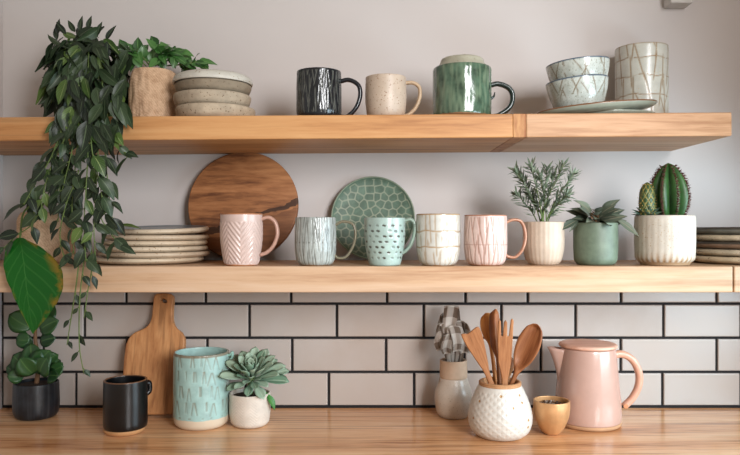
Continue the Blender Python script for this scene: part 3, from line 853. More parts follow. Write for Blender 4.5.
def spines(spots, L, n=4, rad=.0006):
    bm = bmesh.new()
    for p, d in spots:
        d = d.normalized()
        for k in range(n):
            e = (d + jit(.75)).normalized()
            tube_into(bm, [p - d * .001, p + e * L * rnd.uniform(.6, 1.1)], rad, seg=4, taper=lambda q: 1 - .8 * q)
        bmesh.ops.create_icosphere(bm, subdivisions=1, radius=rad * 2.2, matrix=Matrix.Translation(p))
    return from_bm(bm)
zc = H * .93
me, sp = cactus(8, .0352, .104, .42)
mc = glaze('cactus green', rgb(54, 98, 46), rgb(84, 92, 52), .42, var=.2)
big = mobj('cactus_stem', me, mc, t, (.0095, .002, zc), (R(2), R(2), R(-90 + 3))); tag(big, 'tall ribbed cactus')
mobj('spines', spines(sp, .0062, 6, .0009), plain('reddish spines', rgb(84, 48, 38), .6), big)
sp = []
def small_disp(th, z, on):
    u = th / (2 * PI) * 9; v_ = z / .0085
    a_ = (u + v_ * .5) % 1 - .5; b_ = (u - v_ * .5) % 1 - .5
    e = max(0, 1 - min(.5 - abs(a_), .5 - abs(b_)) / .14)
    return -.0012 * e, e
me = lathe([(0, 0), (.011, 0, .002), (.0145, .014, .01), (.0150, .036, .01), (.0128, .054, .01), (.006, .065, .006), (0, .068)], seg=120, step=.0012, disp=small_disp)
for k in range(13):
    for j in range(9):
        th = 2 * PI * (j + .5 * (k % 2)) / 9; zz = .0042 + k * .0049
        rr = .0148 * math.sqrt(max(.05, 1 - ((zz - .026) / .043) ** 2))
        sp.append((Vector((rr * math.cos(th), rr * math.sin(th), zz)), Vector((math.cos(th), math.sin(th), .3))))
sm_ = mobj('cactus_stem', me, glaze('small cactus green', rgb(52, 84, 48), rgb(172, 160, 84), .45), t, (wpx(-19, 1.31), -.008, zc), (0, 0, .3)); tag(sm_, 'small finger-like cactus')
mobj('spines', spines(sp, .0036, 2, .0004), plain('yellow spines', rgb(186, 150, 82), .6), sm_)
bm, uvl = leaf_bm()
for i in range(16):
    d = sph(i * 2.4, .3 + .6 * (i / 16))
    leaf(bm, uvl, Vector((wpx(-19, 1.31), -.008, zc)) + d * .010, d, Vector((0, -.6, 1)), .023, .009, .1, .4, .6, nl=4)
mobj('base_leaves', from_bm(bm), leafmat('agave grey', rgb(74, 104, 92), rgb(100, 128, 112), rgb(140, 150, 110), .4, .06, 0), t)

# succulent in white pot on the counter
t, r, H = pot_thing(250, 1.362, 0, 20.3, 387.5, 'potted_succulent', 'grey-green rosette succulent in a small textured white pot on the counter', lambda r, H: [(0, 0), (r * .78, 0, .003), (r * .93, .006, .008), (r, H * .4), (r, H)],
                    glaze('white textured', rgb(230, 218, 204), None, .5, band=(.001, rgb(176, 140, 104))), None,
                    disp=lambda r, H: (lambda th, z, on: ((.0007 * (abs((((z - abs(((th * 9 / PI) % 2) - 1) * .012) / .0055) % 1) - .5) * 2 - .5)) if on and H * .1 < z < H * .92 else 0, 0)), seg=220, step=.0016, soil=.9)
bm, uvl = leaf_bm()
for i in range(48):
    lev = i / 48
    ang = i * 2.39996 + .4
    el = R(2) + lev ** 1.1 * R(80)
    d = sph(ang, el)
    L = (.072 - .036 * lev) * rnd.uniform(.9, 1.1)
    if d.y < -.4 and lev < .6: L *= .72
    base = Vector((0, 0, .010 * lev)) + d * .005
    leaf(bm, uvl, base, d, Vector((0, 0, 1)) + Vector((-d.x, -d.y, 0)) * .8, L, L * .40, curl=-.10 + .2 * (1 - lev), fold=.42, shape=2.1, nl=9, tip=.72, thick=.0022)
mobj('stem', tube([Vector((0, 0, H * .86)), Vector((0, 0, H + .01)), Vector((wpx(2, 1.36), -.002, H + .034))], .006, seg=8), M['stem'], t)
mobj('rosette', from_bm(bm), leafmat('succulent leaves', rgb(104, 134, 110), rgb(162, 182, 160), rgb(174, 192, 168), .5, .05, 0, spec=.3), t, (wpx(2, 1.36), -.002, H + .023), (R(33), 0, R(4)))
bm, uvl = leaf_bm()
for k in range(5):
    leaf(bm, uvl, (r * .75 + .001 * k, -.012, H + .002), (.8 + .12 * k, -.35, -.55 - .16 * k), (.4, -.5, .7), .036, .013, .5, .2, 1.3, nl=7)
tag(mobj('side_shoot', from_bm(bm), leafmat('fresh shoot', rgb(52, 112, 48), rgb(74, 132, 62), rgb(110, 150, 90), .4, .05, 0), t), 'brighter green shoot')

# jade-like plant in dark pot, counter left
t, r, H = pot_thing(36.3, 1.42, 0, 21.8, 377, 'potted_plant', 'stubby round-leaved plant in a blue-black pot at the counter\'s left end', lambda r, H: [(0, 0), (r * .82, 0, .005), (r * .96, .008, .012), (r, H * .35, .02), (r * .97, H)],
                    glaze('blue black streaked pot', rgb(34, 39, 46), rgb(82, 88, 92), .4, var=.3), None,
                    disp=lambda r, H: (lambda th, z, on: (0, max(0, fb(th, z, 14, 12, 5) - .15) * .9 if on else 0)), seg=140, step=.003, soil=.92)
bm, uvl = leaf_bm(); bs = bmesh.new()
tube_into(bs, smooth_path([(0, 0, H * .9), (.004, .002, H + .04), (-.002, 0, H + .085), (.0, 0, H + .125)], 6), .005, seg=8, taper=lambda q: 1 - .4 * q)
def rl(px, py, D_, d, L, W, nrm=(0, -1, .3), curl=.2):
    base = P(px, py, D_) - Vector(t.location)
    leaf(bm, uvl, base, d, nrm, L * 1.0, W * 1.4, curl, .3, 1.0, nl=8, tip=.6, thick=.003)
for (px, py, dz, d, L, W) in [(33, 370, -.02, (-.7, -.2, .6), .05, .034), (35, 372, -.025, (.55, -.3, .8), .056, .036), (36, 370, -.022, (-.12, -.3, 1), .056, .034), (38, 368, .012, (.9, .1, .7), .046, .03),
                              (34, 366, .012, (-.9, .1, .7), .046, .03), (22, 372, -.01, (-.9, -.3, .4), .032, .022), (50, 374, -.01, (.8, -.3, .5), .034, .024), (55, 374, .0, (.5, -.3, .75), .03, .02),
                              (17, 374, .0, (-.3, -.3, .7), .026, .02), (24, 376, -.03, (-.7, -.5, .1), .03, .022), (48, 376, -.03, (.7, -.5, .1), .03, .022), (34, 374, -.034, (-.35, -.5, .7), .044, .032), (40, 374, -.034, (.4, -.5, .7), .044, .032), (40, 342, .004, (.8, -.2, .25), .034, .022), (33, 344, .004, (-.7, -.2, .3), .034, .022), (32, 328, -.004, (-.75, -.3, .55), .052, .034),
                              (40, 330, -.002, (.8, -.3, .45), .046, .030), (36, 324, .004, (-.25, -.1, 1), .05, .034), (42, 324, .008, (.5, .0, .9), .044, .03), (26, 326, .01, (-.9, .1, .25), .036, .026), (30, 352, -.006, (-.3, -.3, -.9), .04, .03), (40, 352, -.006, (.35, -.3, -.9), .04, .03), (36, 350, -.012, (.0, -.4, -.9), .036, .03), (30, 340, .0, (-.9, -.1, .1), .03, .024), (28, 374, .02, (-.6, .5, .6), .04, .03), (44, 372, .02, (.6, .5, .6), .04, .03)]:
    rl(px, py, 1.416 + dz, d, L, W)
mobj('stem', from_bm(bs), M['brownstem'], t)
mobj('foliage', from_bm(bm), leafmat('round green leaves', rgb(24, 56, 28), rgb(50, 90, 44), rgb(76, 112, 60), .38, .04, 0), t)

# ---- burlap planters
mb = burlap('burlap', rgb(168, 132, 102), rgb(222, 190, 158))
def burlap_pot(px, D, surf, hw, top, label, group):
    r = wpx(hw, D); H = height(surf, px, D, r, top)
    t = place(px, D, surf, 'burlap_planter', label, 'potted plant', group)
    def f(th, z, on):
        return ((.0022 * fb(th, z, 4, 40, px) + .0012 * fb(th, z, 12, 20, px + 1)) if on and z > .002 else 0, 0)
    mobj('burlap_wrap', vessel([(0, 0), (r * .93, 0, .008), (r * .99, .02, .02), (r, H * .5, .02), (r * .99, H * .85, .012), (r * .86, H, .004)], .006, .008, seg=120, step=.004, disp=f), mb, t)
    mobj('soil', lathe([(0, H * .86 - .004), (r * .86, H * .86 - .004), (r * .86, H * .86), (0, H * .86 + .004)], seg=40), M['soil'], t)
    return t, r, H
t, r, H = burlap_pot(153.5, 1.372, 1, 23.5, 66, 'burlap-wrapped pot with bright green leaves between trailing vine and stoneware stack', 'burlap-wrapped planters')
# folded cloth tail on its front
bm, uvl = leaf_bm(); bs = bmesh.new()
vine2 = [[(150, 70), (150, 60), (154, 52), (158, 46)], [(146, 66), (138, 58), (131, 52), (125, 50)], [(158, 66), (165, 56), (168, 52), (176, 58)], [(160, 66), (172, 58), (182, 60), (190, 68)], [(155, 66), (176, 52), (182, 54), (181, 60)], [(165, 66), (186, 64), (196, 62), (203, 62)],
         [(150, 66), (142, 56), (138, 50), (136, 58)], [(158, 66), (160, 58), (162, 52), (160, 60)]]
for i, vp in enumerate(vine2):
    dd = rnd.uniform(-.02, .02) + (.03 if i in (3, 4, 5) else 0)
    path = smooth_path([P(px, py, 1.375 + dd * k / 3) - Vector(t.location) for k, (px, py) in enumerate(vp)], 6)
    tube_into(bs, path, .0014, seg=6)
    for k in range(5, len(path), 3):
        for s in (-1, 1):
            tang = (path[min(k + 1, len(path) - 1)] - path[k - 1]).normalized()
            d = tang * .7 + Vector((s * .5, rnd.uniform(-.7, .3), rnd.uniform(-.35, .2)))
            leaf(bm, uvl, path[k], d, Vector((rnd.uniform(-.5, .5), -.7, .6)), rnd.uniform(.024, .034), rnd.uniform(.017, .023), .3, .2, .7, nl=6)
mobj('stems', from_bm(bs), M['stem'], t)
mobj('foliage', from_bm(bm), leafmat('fresh pothos', rgb(30, 70, 28), rgb(76, 124, 60), rgb(104, 146, 84), .38, .05, .15), t)

t, r, H = burlap_pot(47, 1.385, 2, 27, 212, 'burlap-wrapped pot with one huge glossy leaf drooping over the middle shelf', 'burlap-wrapped planters')
org = Vector(t.location)
def big_leaf(pts_mid, widths, nrm_fn, mat, name, cols=11, cup=.12, ripple=.0016):
    """pts_mid: midrib points (px,py,D); widths in px per point (left,right)"""
    mid = smooth_path([P(*p) - org for p in pts_mid], 8)
    n = len(mid)
    wl_ = smooth_path([(a, b_, 0) for a, b_ in widths], 8)
    bm, uvl = leaf_bm(); vs = []
    for i, c in enumerate(mid):
        row = []
        Dd = c.y + org.y + DW
        for k in range(cols):
            q = -1 + 2 * k / (cols - 1)
            w = wpx(wl_[i].x if q < 0 else wl_[i].y, Dd)
            w = max(w, .0004)
            tq = i / (n - 1)
            up = cup * w * q * q + ripple * math.sin((tq - .32 * abs(q)) * 44) * (1 - .3 * abs(q)) * min(1, w / .02) * (1 if abs(q) > .01 else 0)
            row.append((bm.verts.new(c + Vector((w * q, -up, abs(q) * w * .10))), (q * .5 + .5, tq)))
        vs.append(row)
    for i in range(n - 1):
        for k in range(cols - 1):
            qd = [vs[i][k], vs[i][k + 1], vs[i + 1][k + 1], vs[i + 1][k]]
            f = bm.faces.new([x[0] for x in qd])
            for lp, x in zip(f.loops, qd): lp[uvl].uv = x[1]
    bmesh.ops.solidify(bm, geom=bm.faces[:], thickness=.0008)
    return mobj(name, from_bm(bm), mat, t)
ml = leafmat('huge glossy leaf', rgb(30, 110, 34), rgb(34, 118, 38), rgb(78, 150, 66), .3, .018, .45, edge=rgb(172, 140, 48))
big_leaf([(20, 238, 1.255), (24, 252, 1.232), (27, 272, 1.224), (29, 294, 1.222), (31, 314, 1.226), (33, 334, 1.232)],
         [(3, 3), (17, 22), (21.5, 36), (16, 35), (9, 21), (.3, .3)], None, ml, 'leaf')
md = leafmat('dark big leaf', rgb(28, 52, 26), rgb(34, 60, 30), rgb(58, 86, 44), .45, .03, .2)
big_leaf([(68, 166, 1.36), (70, 185, 1.34), (71, 205, 1.33), (72, 226, 1.33)], [(3, 3), (10, 12), (10, 12), (.5, .5)], None, md, 'dark_leaf')
big_leaf([(30, 190, 1.38), (34, 202, 1.345), (36, 214, 1.335), (37, 226, 1.335)], [(2, 2), (7, 8), (8, 8), (.5, .5)], None, md, 'dark_leaf')
bs = bmesh.new()
for a in ([(47, 222, 1.385), (38, 205, 1.34), (24, 212, 1.29), (20, 238, 1.255)], [(50, 222, 1.385), (60, 180, 1.38), (66, 160, 1.37), (68, 166, 1.36)], [(44, 222, 1.385), (36, 195, 1.39), (31, 184, 1.39), (30, 190, 1.38)]):
    tube_into(bs, smooth_path([P(*p) - org for p in a], 7), .0019, seg=7)
mobj('leaf_stalks', from_bm(bs), M['stem'], t)

# ---- trailing vine on the upper shelf
D0 = 1.352; x0 = PX(88, D0)
t = thing('trailing_vine', 'dark trailing vine plant cascading from the upper shelf down past the middle shelf', 'potted plant', (x0, D0 - DW, z_on(1, x0)))
org = Vector(t.location)
mobj('pot', vessel([(0, 0), (.042, 0, .004), (.054, .07), (.055, .08)], .004, .006, seg=64), glaze('dark clay pot', rgb(60, 52, 46), None, .6), t)
mobj('soil', lathe([(0, .064), (.048, .064), (.048, .07), (0, .073)], seg=40), M['soil'], t)
bm, uvl = leaf_bm(); bs = bmesh.new(); bm2, uvl2 = leaf_bm()
def pick(*a, **k):
    if rnd.random() > .09: leaf(bm, uvl, *a, **k)
    else: leaf(bm2, uvl2, *a, **k)
cen = Vector((0, 0, .08)); rad = Vector((.076, .080, .100))
for i in range(300):
    ph = math.asin(1 - 2 * (i + .5) / 300 * .92)
    d = sph(i * 2.39996, ph)
    p = cen + Vector((d.x * rad.x, d.y * rad.y, d.z * rad.z)) * rnd.uniform(.72, 1.05)
    if p.y + org.y > -.03: continue
    out = Vector((d.x, d.y * 1.2, d.z * .7)).normalized()
    dr = out * rnd.uniform(.1, .75) + Vector((rnd.uniform(-.7, .7), rnd.uniform(-.2, .1), -1.0 + max(0, d.z) * .6))
    L = rnd.uniform(.032, .062)
    dn = dr.normalized()
    base = p - dn * L * .4
    if base.y + org.y + dn.y * L > -.008: continue
    tipz = (base + dn * L).z
    front = base.y + org.y + dn.y * L < -.258 and base.y + org.y < -.254
    if tipz < .006 and not front: base.z += .006 - tipz
    pick( base, dr, out + jit(.9), L, L * rnd.uniform(.30, .42), curl=rnd.uniform(.05, .35), fold=.3, shape=.72, nl=7, wav=.05)
for i in range(70):   # leaves tumbling over the shelf's front edge
    px = rnd.uniform(56, 126); py = rnd.uniform(84, 142)
    if py > 118 and px > 118: continue
    L = rnd.uniform(.032, .056)
    dr = Vector((rnd.uniform(-.6, .6), rnd.uniform(-.25, -.02), -1))
    pick(P(px, py - 10, rnd.uniform(1.205, 1.232)) - org, dr, Vector((rnd.uniform(-.5, .5), -1, .3)), L, L * rnd.uniform(.36, .5), curl=rnd.uniform(.0, .15), fold=.3, shape=.72, nl=7, wav=.05)
# upright tips
for (px, py, D_, dx) in [(57, 40, 1.34, -.1), (58, 34, 1.33, .05), (80, 32, 1.33, .1), (97, 36, 1.32, .3), (75, 32, 1.35, -.6), (66, 34, 1.32, -.8), (106, 40, 1.35, .6), (88, 30, 1.33, .2)]:
    leaf(bm, uvl, P(px, py, D_) - org, (dx, -.1, 1), (0, -1, .2), rnd.uniform(.028, .036), .011, .2, .4, .7, nl=6)
for k in range(16):   # inner stems of the mound
    a = rnd.uniform(0, 2 * PI); e = sph(a, .5)
    tip = Vector((e.x * .075, min(e.y * .075, .06), .02 + rnd.uniform(0, .05)))
    tube_into(bs, smooth_path([(0, 0, .07), Vector((e.x * .03, e.y * .03, .14)), Vector((e.x * .065, min(e.y * .065, .055), .12)), tip], 6), .0014, seg=6)
strands = [
    ([(78, 100), (66, 135), (52, 165), (44, 190), (40, 215)], 1.215, 13, 0.031),
    ([(70, 105), (52, 155), (36, 182), (24, 205)], 1.22, 11, 0.034),
    ([(74, 105), (64, 150), (60, 185), (58, 222)], 1.225, 11, 0.031),
    ([(82, 100), (78, 140), (74, 180), (72, 215), (74, 255)], 1.218, 13, 0.031),
    ([(88, 100), (88, 150), (86, 190), (84, 225), (86, 262)], 1.21, 14, 0.031),
    ([(95, 100), (98, 150), (96, 190), (94, 230), (96, 264)], 1.215, 14, 0.031),
    ([(100, 100), (104, 140), (107, 175), (110, 205), (112, 225)], 1.22, 11, 0.031),
    ([(66, 110), (60, 140), (48, 160), (40, 178)], 1.222, 7, 0.034),
    ([(90, 110), (92, 150), (100, 185), (104, 215)], 1.212, 10, 0.037),
    ([(78, 110), (72, 150), (66, 175), (60, 200)], 1.214, 10, 0.037),
    ([(105, 105), (112, 135), (120, 148), (130, 158)], 1.225, 7, 0.029),
    ([(92, 105), (92, 170), (100, 215), (112, 235), (120, 246)], 1.215, 10, 0.031),
    ([(84, 105), (80, 165), (66, 205), (60, 235), (64, 258)], 1.222, 10, 0.029),
    ([(70, 150), (50, 190), (34, 222), (16, 236), (4, 248)], 1.235, 7, 0.034),
    ([(86, 225), (84, 260), (80, 295), (79, 330), (80, 352), (84, 374)], 1.212, 6, 0.019),
    ([(82, 225), (78, 270), (74, 300), (70, 325), (67, 345)], 1.216, 4, 0.019),
    ([(90, 230), (92, 265), (88, 290), (84, 318)], 1.22, 4, 0.020),
]
for si, (pts, D_, nlf, Lm) in enumerate(strands):
    path = smooth_path([P(px, py, D_ + rnd.uniform(-.008, .008) + (.02 if k == 0 else 0)) - org for k, (px, py) in enumerate(pts)], 10)
    tube_into(bs, path, .0013, seg=6, taper=lambda q: 1 - .4 * q)
    n = len(path)
    for j in range(nlf):
        k = int((j + .7) / nlf * (n - 2)) + 1
        sgn = 1 if j % 2 else -1
        tang = (path[min(k + 1, n - 1)] - path[k - 1]).normalized()
        d = tang * .8 + Vector((sgn * rnd.uniform(.35, 1.0), rnd.uniform(-.45, .1), rnd.uniform(-.5, .1)))
        L = Lm * rnd.uniform(.8, 1.3)
        wf = rnd.uniform(.42, .56)
        b0 = path[k] + d.normalized() * .005
        tube_into(bs, [path[k], b0], .0008, seg=5)
        pick(b0, d, Vector((sgn * .3 + rnd.uniform(-.9, .9), -1, rnd.uniform(-.3, .8))), L, L * wf, curl=rnd.uniform(.05, .4), fold=.25, shape=.72, nl=7, wav=.04)
mobj('stems', from_bm(bs), M['stem'], t)
pick(P(117, 226, 1.262) - org, (1, -.1, .12), (0, -.35, 1), .044, .017, curl=.25, fold=.2, nl=8)
mobj('foliage', from_bm(bm), leafmat('dark vine leaves', rgb(15, 24, 18), rgb(50, 68, 42), rgb(92, 108, 80), .42, .05, .22, spec=.35), t)
tag(mobj('young_leaves', from_bm(bm2), leafmat('young vine leaves', rgb(48, 74, 30), rgb(90, 114, 54), rgb(140, 156, 100), .4, .05, .2, spec=.4), t), 'brighter yellow-green young leaves')

# ---- counter: black mug, paddle board, mint tumbler
D = 1.314; r = wpx(21.3, D); H = height(0, 125, D, r, 374.5)
t = place(125.5, D, 0, 'mug', 'matte black mug on a bare clay foot, on the counter', 'mug')
fh = .0095
mobj('foot', lathe([(0, 0), (r * .84, 0, .003), (r * .93, .004, .003), (r * .95, fh), (0, fh)], seg=72), plain('bare clay', rgb(188, 138, 92), .7, var=.12), t, (-.002, 0, 0))
mk = glaze('satin black', rgb(14, 14, 16), rgb(134, 92, 62), .3, coat=.15, var=.2, spec=.45)
mobj('body', vessel([(0, fh), (r * .97, fh, .003), (r, fh + .008), (r, H * .6), (r * .985, H)], .004, fh + .006, seg=100, step=.003, disp=lambda th, z, on: (0, .8 if z > H - .0012 else 0)), mk, t)
handle(t, mk, D, [(r - .003, H * .86), (r + .004, H * .87), (r + .0055, H * .80), (r + .0045, H * .71), (r - .002, H * .66)], .0054, .0068).rotation_euler = (0, 0, R(38))

# paddle cutting board
cxp = 157.5
k_ = 1.445 / F
prof = [(-32, 119.5), (-34, 100), (-34.5, 62), (-33, 50), (-27, 41.5), (-16, 36), (-11, 28), (-10.2, 14), (-10, 5), (-7.5, 1), (0, 0), (7.5, 1), (10, 5), (10.2, 14), (11, 28), (15, 36), (21, 41), (24.5, 49), (24, 62), (19.5, 100), (17.5, 119.5), (14, 122.5), (-28, 122.5)]
Lb = .247; kz = Lb / 122.5
loop = soften([(a * k_, Lb - b_ * kz) for a, b_ in prof], 5)
hole = [Vector(((.6 + 2.9 * math.cos(a) + .8 * math.sin(a)) * k_, Lb - (8 - 1.5 * math.sin(a) + 1.6 * math.cos(a)) * kz)) for a in [2 * PI * i / 16 for i in range(16)]]
tb = R(90 - 15)
o = mobj('paddle_board', outline_mesh([loop, hole], .017, .003), M['board'], None, (PX(cxp, 1.43), 0, 0), (tb, 0, 0), smooth=False)
o.location = (PX(cxp, 1.43), -.0835, .0054)
tag(o, 'paddle-shaped wooden cutting board with holed handle leaning behind the black mug', 'cutting board')

# mint tumbler
D = 1.362; r = wpx(27.5, D); H = height(0, 201.5, D, r, 346.5)
t = place(201.5, D, 0, 'tumbler', 'large mint glazed tumbler with brown V strokes and bare cream base, on the counter', 'tumbler')
def vrows(th, z, on):
    if not on or z < H * .16: return 0, 0
    u0 = H * .18; nrow = 4
    row = (z - u0) / (H - u0) * nrow; k = math.floor(row); f = row - k
    n = 17
    u = th / (2 * PI) * n + .5 * (k % 2) + .5 * fb(th, k * .37, 2, 3, 4)
    c = math.floor(u); h = noise.cell(Vector((c % n + .5, k + .5, 7.5)))
    du = abs(u - c - .5 + (h - .5) * .3)
    f = f + .25 * (h - .5) ; f2 = min(1, max(0, (f - .12) / .78))
    vv = abs(du - (.04 + .26 * (1 - f2) * (.6 + .8 * h)))           # V legs opening upward
    q = max(0, 1 - vv / .10) if .06 < f < .92 else 0
    brown = q * (.45 + .55 * f2 ** 2) * max(.3, .8 + .8 * fb(th, z, 5, 30, 2))
    if z > H - .004: brown = max(brown, .75)
    return -.0009 * q, min(1, brown)
mt = glaze('mint carved glaze', rgb(172, 208, 202), rgb(132, 98, 58), .34, coat=.2, var=.09, band=(H * .145, rgb(214, 196, 172)))
mobj('body', vessel([(0, 0), (r * .82, 0, .004), (r * .95, .006, .008), (r, H * .12, .01), (r, H * .6), (r * .985, H)], .0045, .008, seg=260, step=.0018, disp=vrows), mt, t)
handle(t, glaze('mint nub', rgb(150, 190, 176), None, .3), D, [(r - .004, H * .93), (r + .003, H * .96), (r + .0065, H * .985), (r + .0055, H * .91), (r - .003, H * .86)], .0028, .005)

# ---- counter right: vase with napkin, white jar with utensils, gold cup, kettle
D = 1.422; r = wpx(19.2, D); H = height(0, 453.5, D, wpx(14, D), 357)
t = place(453.5, D, 0, 'bottle_vase', 'beige bottle vase with bare clay neck holding a checked cloth', 'vase')
rn_ = wpx(13.8, D)
mv = glaze('beige vase glaze', rgb(212, 198, 182), None, .35, speck=rgb(160, 140, 120), coat=.15)
hn = H * .69
mobj('body', lathe([(0, 0), (r * .72, 0, .004), (r * .88, H * .08, .01), (r, H * .28, .02), (r * .96, H * .46, .02), (r * .78, H * .6, .015), (rn_ * 1.0, hn, .004), (rn_ * .8, hn), (rn_ * .8, hn - .004), (0, hn - .006)], seg=84, step=.003), mv, t)
mobj('neck', lathe([(rn_ * .78, hn - .001), (rn_ * 1.0, hn - .001), (rn_ * 1.0, hn + .006, .004), (rn_ * .98, H * .97, .003), (rn_ * .985, H, .002), (rn_ * .80, H, .002), (rn_ * .78, hn - .001)], seg=72), plain('bare tan clay', rgb(192, 166, 142), .75, var=.08), t)
# checked napkin
mcl, nt, b = newmat('checked linen')
uv = N(nt, 'ShaderNodeUVMap'); sep = N(nt, 'ShaderNodeSeparateXYZ'); nt.links.new(uv.outputs[0], sep.inputs[0])
def stripe(sock, k):
    a = N(nt, 'ShaderNodeMath', operation='MULTIPLY'); nt.links.new(sock, a.inputs[0]); a.inputs[1].default_value = k
    f = N(nt, 'ShaderNodeMath', operation='FRACT'); nt.links.new(a.outputs[0], f.inputs[0])
    g_ = N(nt, 'ShaderNodeMath', operation='GREATER_THAN'); nt.links.new(f.outputs[0], g_.inputs[0]); g_.inputs[1].default_value = .52
    return g_.outputs[0]
ad = N(nt, 'ShaderNodeMath', operation='ADD'); nt.links.new(stripe(sep.outputs[0], 11), ad.inputs[0]); nt.links.new(stripe(sep.outputs[1], 4.6), ad.inputs[1])
ha = N(nt, 'ShaderNodeMath', operation='MULTIPLY'); nt.links.new(ad.outputs[0], ha.inputs[0]); ha.inputs[1].default_value = .5
nt.links.new(ramp(nt, ha.outputs[0], [(0, rgb(228, 222, 214)), (.5, rgb(200, 190, 180)), (1, rgb(142, 126, 112))]), b.inputs['Base Color'])
setin(b, Roughness=.95); b.inputs['Specular IOR Level'].default_value = .1
bm, uvl = leaf_bm()
Hc = PZ(302, D) - H
kx = D / F
def fold_strip(x0, y0, x1, y1, h, lean, w, ang, u0):
    """a fold of cloth: up out of the neck, over the top and part of the way down again"""
    pts = smooth_path([(x0 * .5, y0 * .5, -.022), (x0 * .8, y0 * .8, .0), (x0 + .2 * (x1 - x0), y0, h * .6), ((x0 + x1) / 2 - .002, (y0 + y1) / 2, h), (x1, y1, h * .93), (x1 + lean, y1 - .004, h * .55), (x1 + lean * .6, y1 - .003, h * .3)], 7)
    ca, sa = math.cos(ang), math.sin(ang)
    n = len(pts); vs = []
    for i, p in enumerate(pts):
        tq = i / (n - 1)
        ww = w * min(1, .45 + tq * 2.2) * (1 - .3 * max(0, tq - .7) / .3)
        row = []
        for k in range(9):
            q = -1 + k / 4
            wave = .0022 * math.sin(q * 4.2 + tq * 5 + u0 * 9) * min(1, tq * 3)
            row.append((bm.verts.new(p + Vector((ca * q * ww - sa * wave, sa * q * ww + ca * wave - .002 * abs(q), -.003 * q * q * min(1, tq * 2)))), (u0 + q * .055, tq * .9)))
        vs.append(row)
    for i in range(n - 1):
        for k in range(8):
            qd = [vs[i][k], vs[i][k + 1], vs[i + 1][k + 1], vs[i + 1][k]]
            f = bm.faces.new([x[0] for x in qd])
            for lp, x in zip(f.loops, qd): lp[uvl].uv = x[1]
for a_ in [(-.010, -.004, -.020, -.008, .074, -.010, .014, .5, .1), (.002, .004, -.006, -.006, .108, -.006, .015, -.2, .3), (.010, .0, .018, -.006, .078, .008, .014, -.6, .5),
           (-.004, -.012, .004, -.018, .070, .004, .014, .1, .7), (-.012, .006, -.022, .008, .092, -.008, .012, 1.0, .2), (.012, .008, .022, .008, .072, .008, .013, 2.1, .9), (.0, -.010, -.012, -.020, .054, -.006, .013, .3, .4), (.006, -.008, .016, -.016, .058, .006, .012, -.3, .6)]:
    fold_strip(*a_)
bmesh.ops.solidify(bm, geom=bm.faces[:], thickness=.0012)
o = mobj('napkin', from_bm(bm), mcl, None, (t.location.x, t.location.y, H + .0002)); tag(o, 'brown and white checked cloth bunched up in the beige vase', 'napkin')

# white jar
D = 1.293; r = wpx(32.2, D)
H = PZ(376.5, D + wpx(20, D))
t = place(500, D, 0, 'utensil_jar', 'round white textured jar full of wooden spoons', 'jar')
rm = wpx(20.5, D)
def jard(th, z, on):
    if not on or z < H * .07 or z > H * .86: return 0, 0
    n, rws = 22, 8
    u = th / (2 * PI) * n; v = z / H * rws
    a = (u + v) % 1 - .5; b_ = (u - v) % 1 - .5
    e = max(0, 1 - min(.5 - abs(a), .5 - abs(b_)) / .13)        # diamond lattice ridges
    dot = max(0, 1 - (a * a + b_ * b_) / .03)
    ci = math.floor(u + v); cj = math.floor(u - v)
    h = noise.cell(Vector((ci % 97 + .5, cj % 89 + .5, 2.5)))
    g_ = 1 if (h > .8 and a * a + b_ * b_ < .06) else 0
    return .0006 * e - .0009 * dot, max(g_, .3 * dot)
mj = glaze('white crackle jar', rgb(226, 220, 210), rgb(180, 130, 56), .35, coat=.15, var=.06, bumpy=.2)
mobj('body', vessel([(0, 0), (r * .70, 0, .006), (r * .92, H * .12, .02), (r, H * .34, .03), (r * .92, H * .58, .03), (r * .72, H * .85, .02), (rm * 1.03, H * .93, .003)], .005, .008, seg=300, step=.0016, disp=jard), mj, t)
mobj('rim', lathe([(rm * .84, H * .9), (rm * .98, H * .915, .002), (rm * 1.04, H * .94, .002), (rm * 1.0, H * .96, .002), (rm * 1.04, H * .98, .002), (rm * .98, H, .002), (rm * .88, H, .002), (rm * .84, H * .97), (rm * .84, H * .9)], seg=72, fil=.001), plain('bare clay rim', rgb(178, 132, 92), .7, var=.15, scale=120), t)
jar = Vector(t.location)

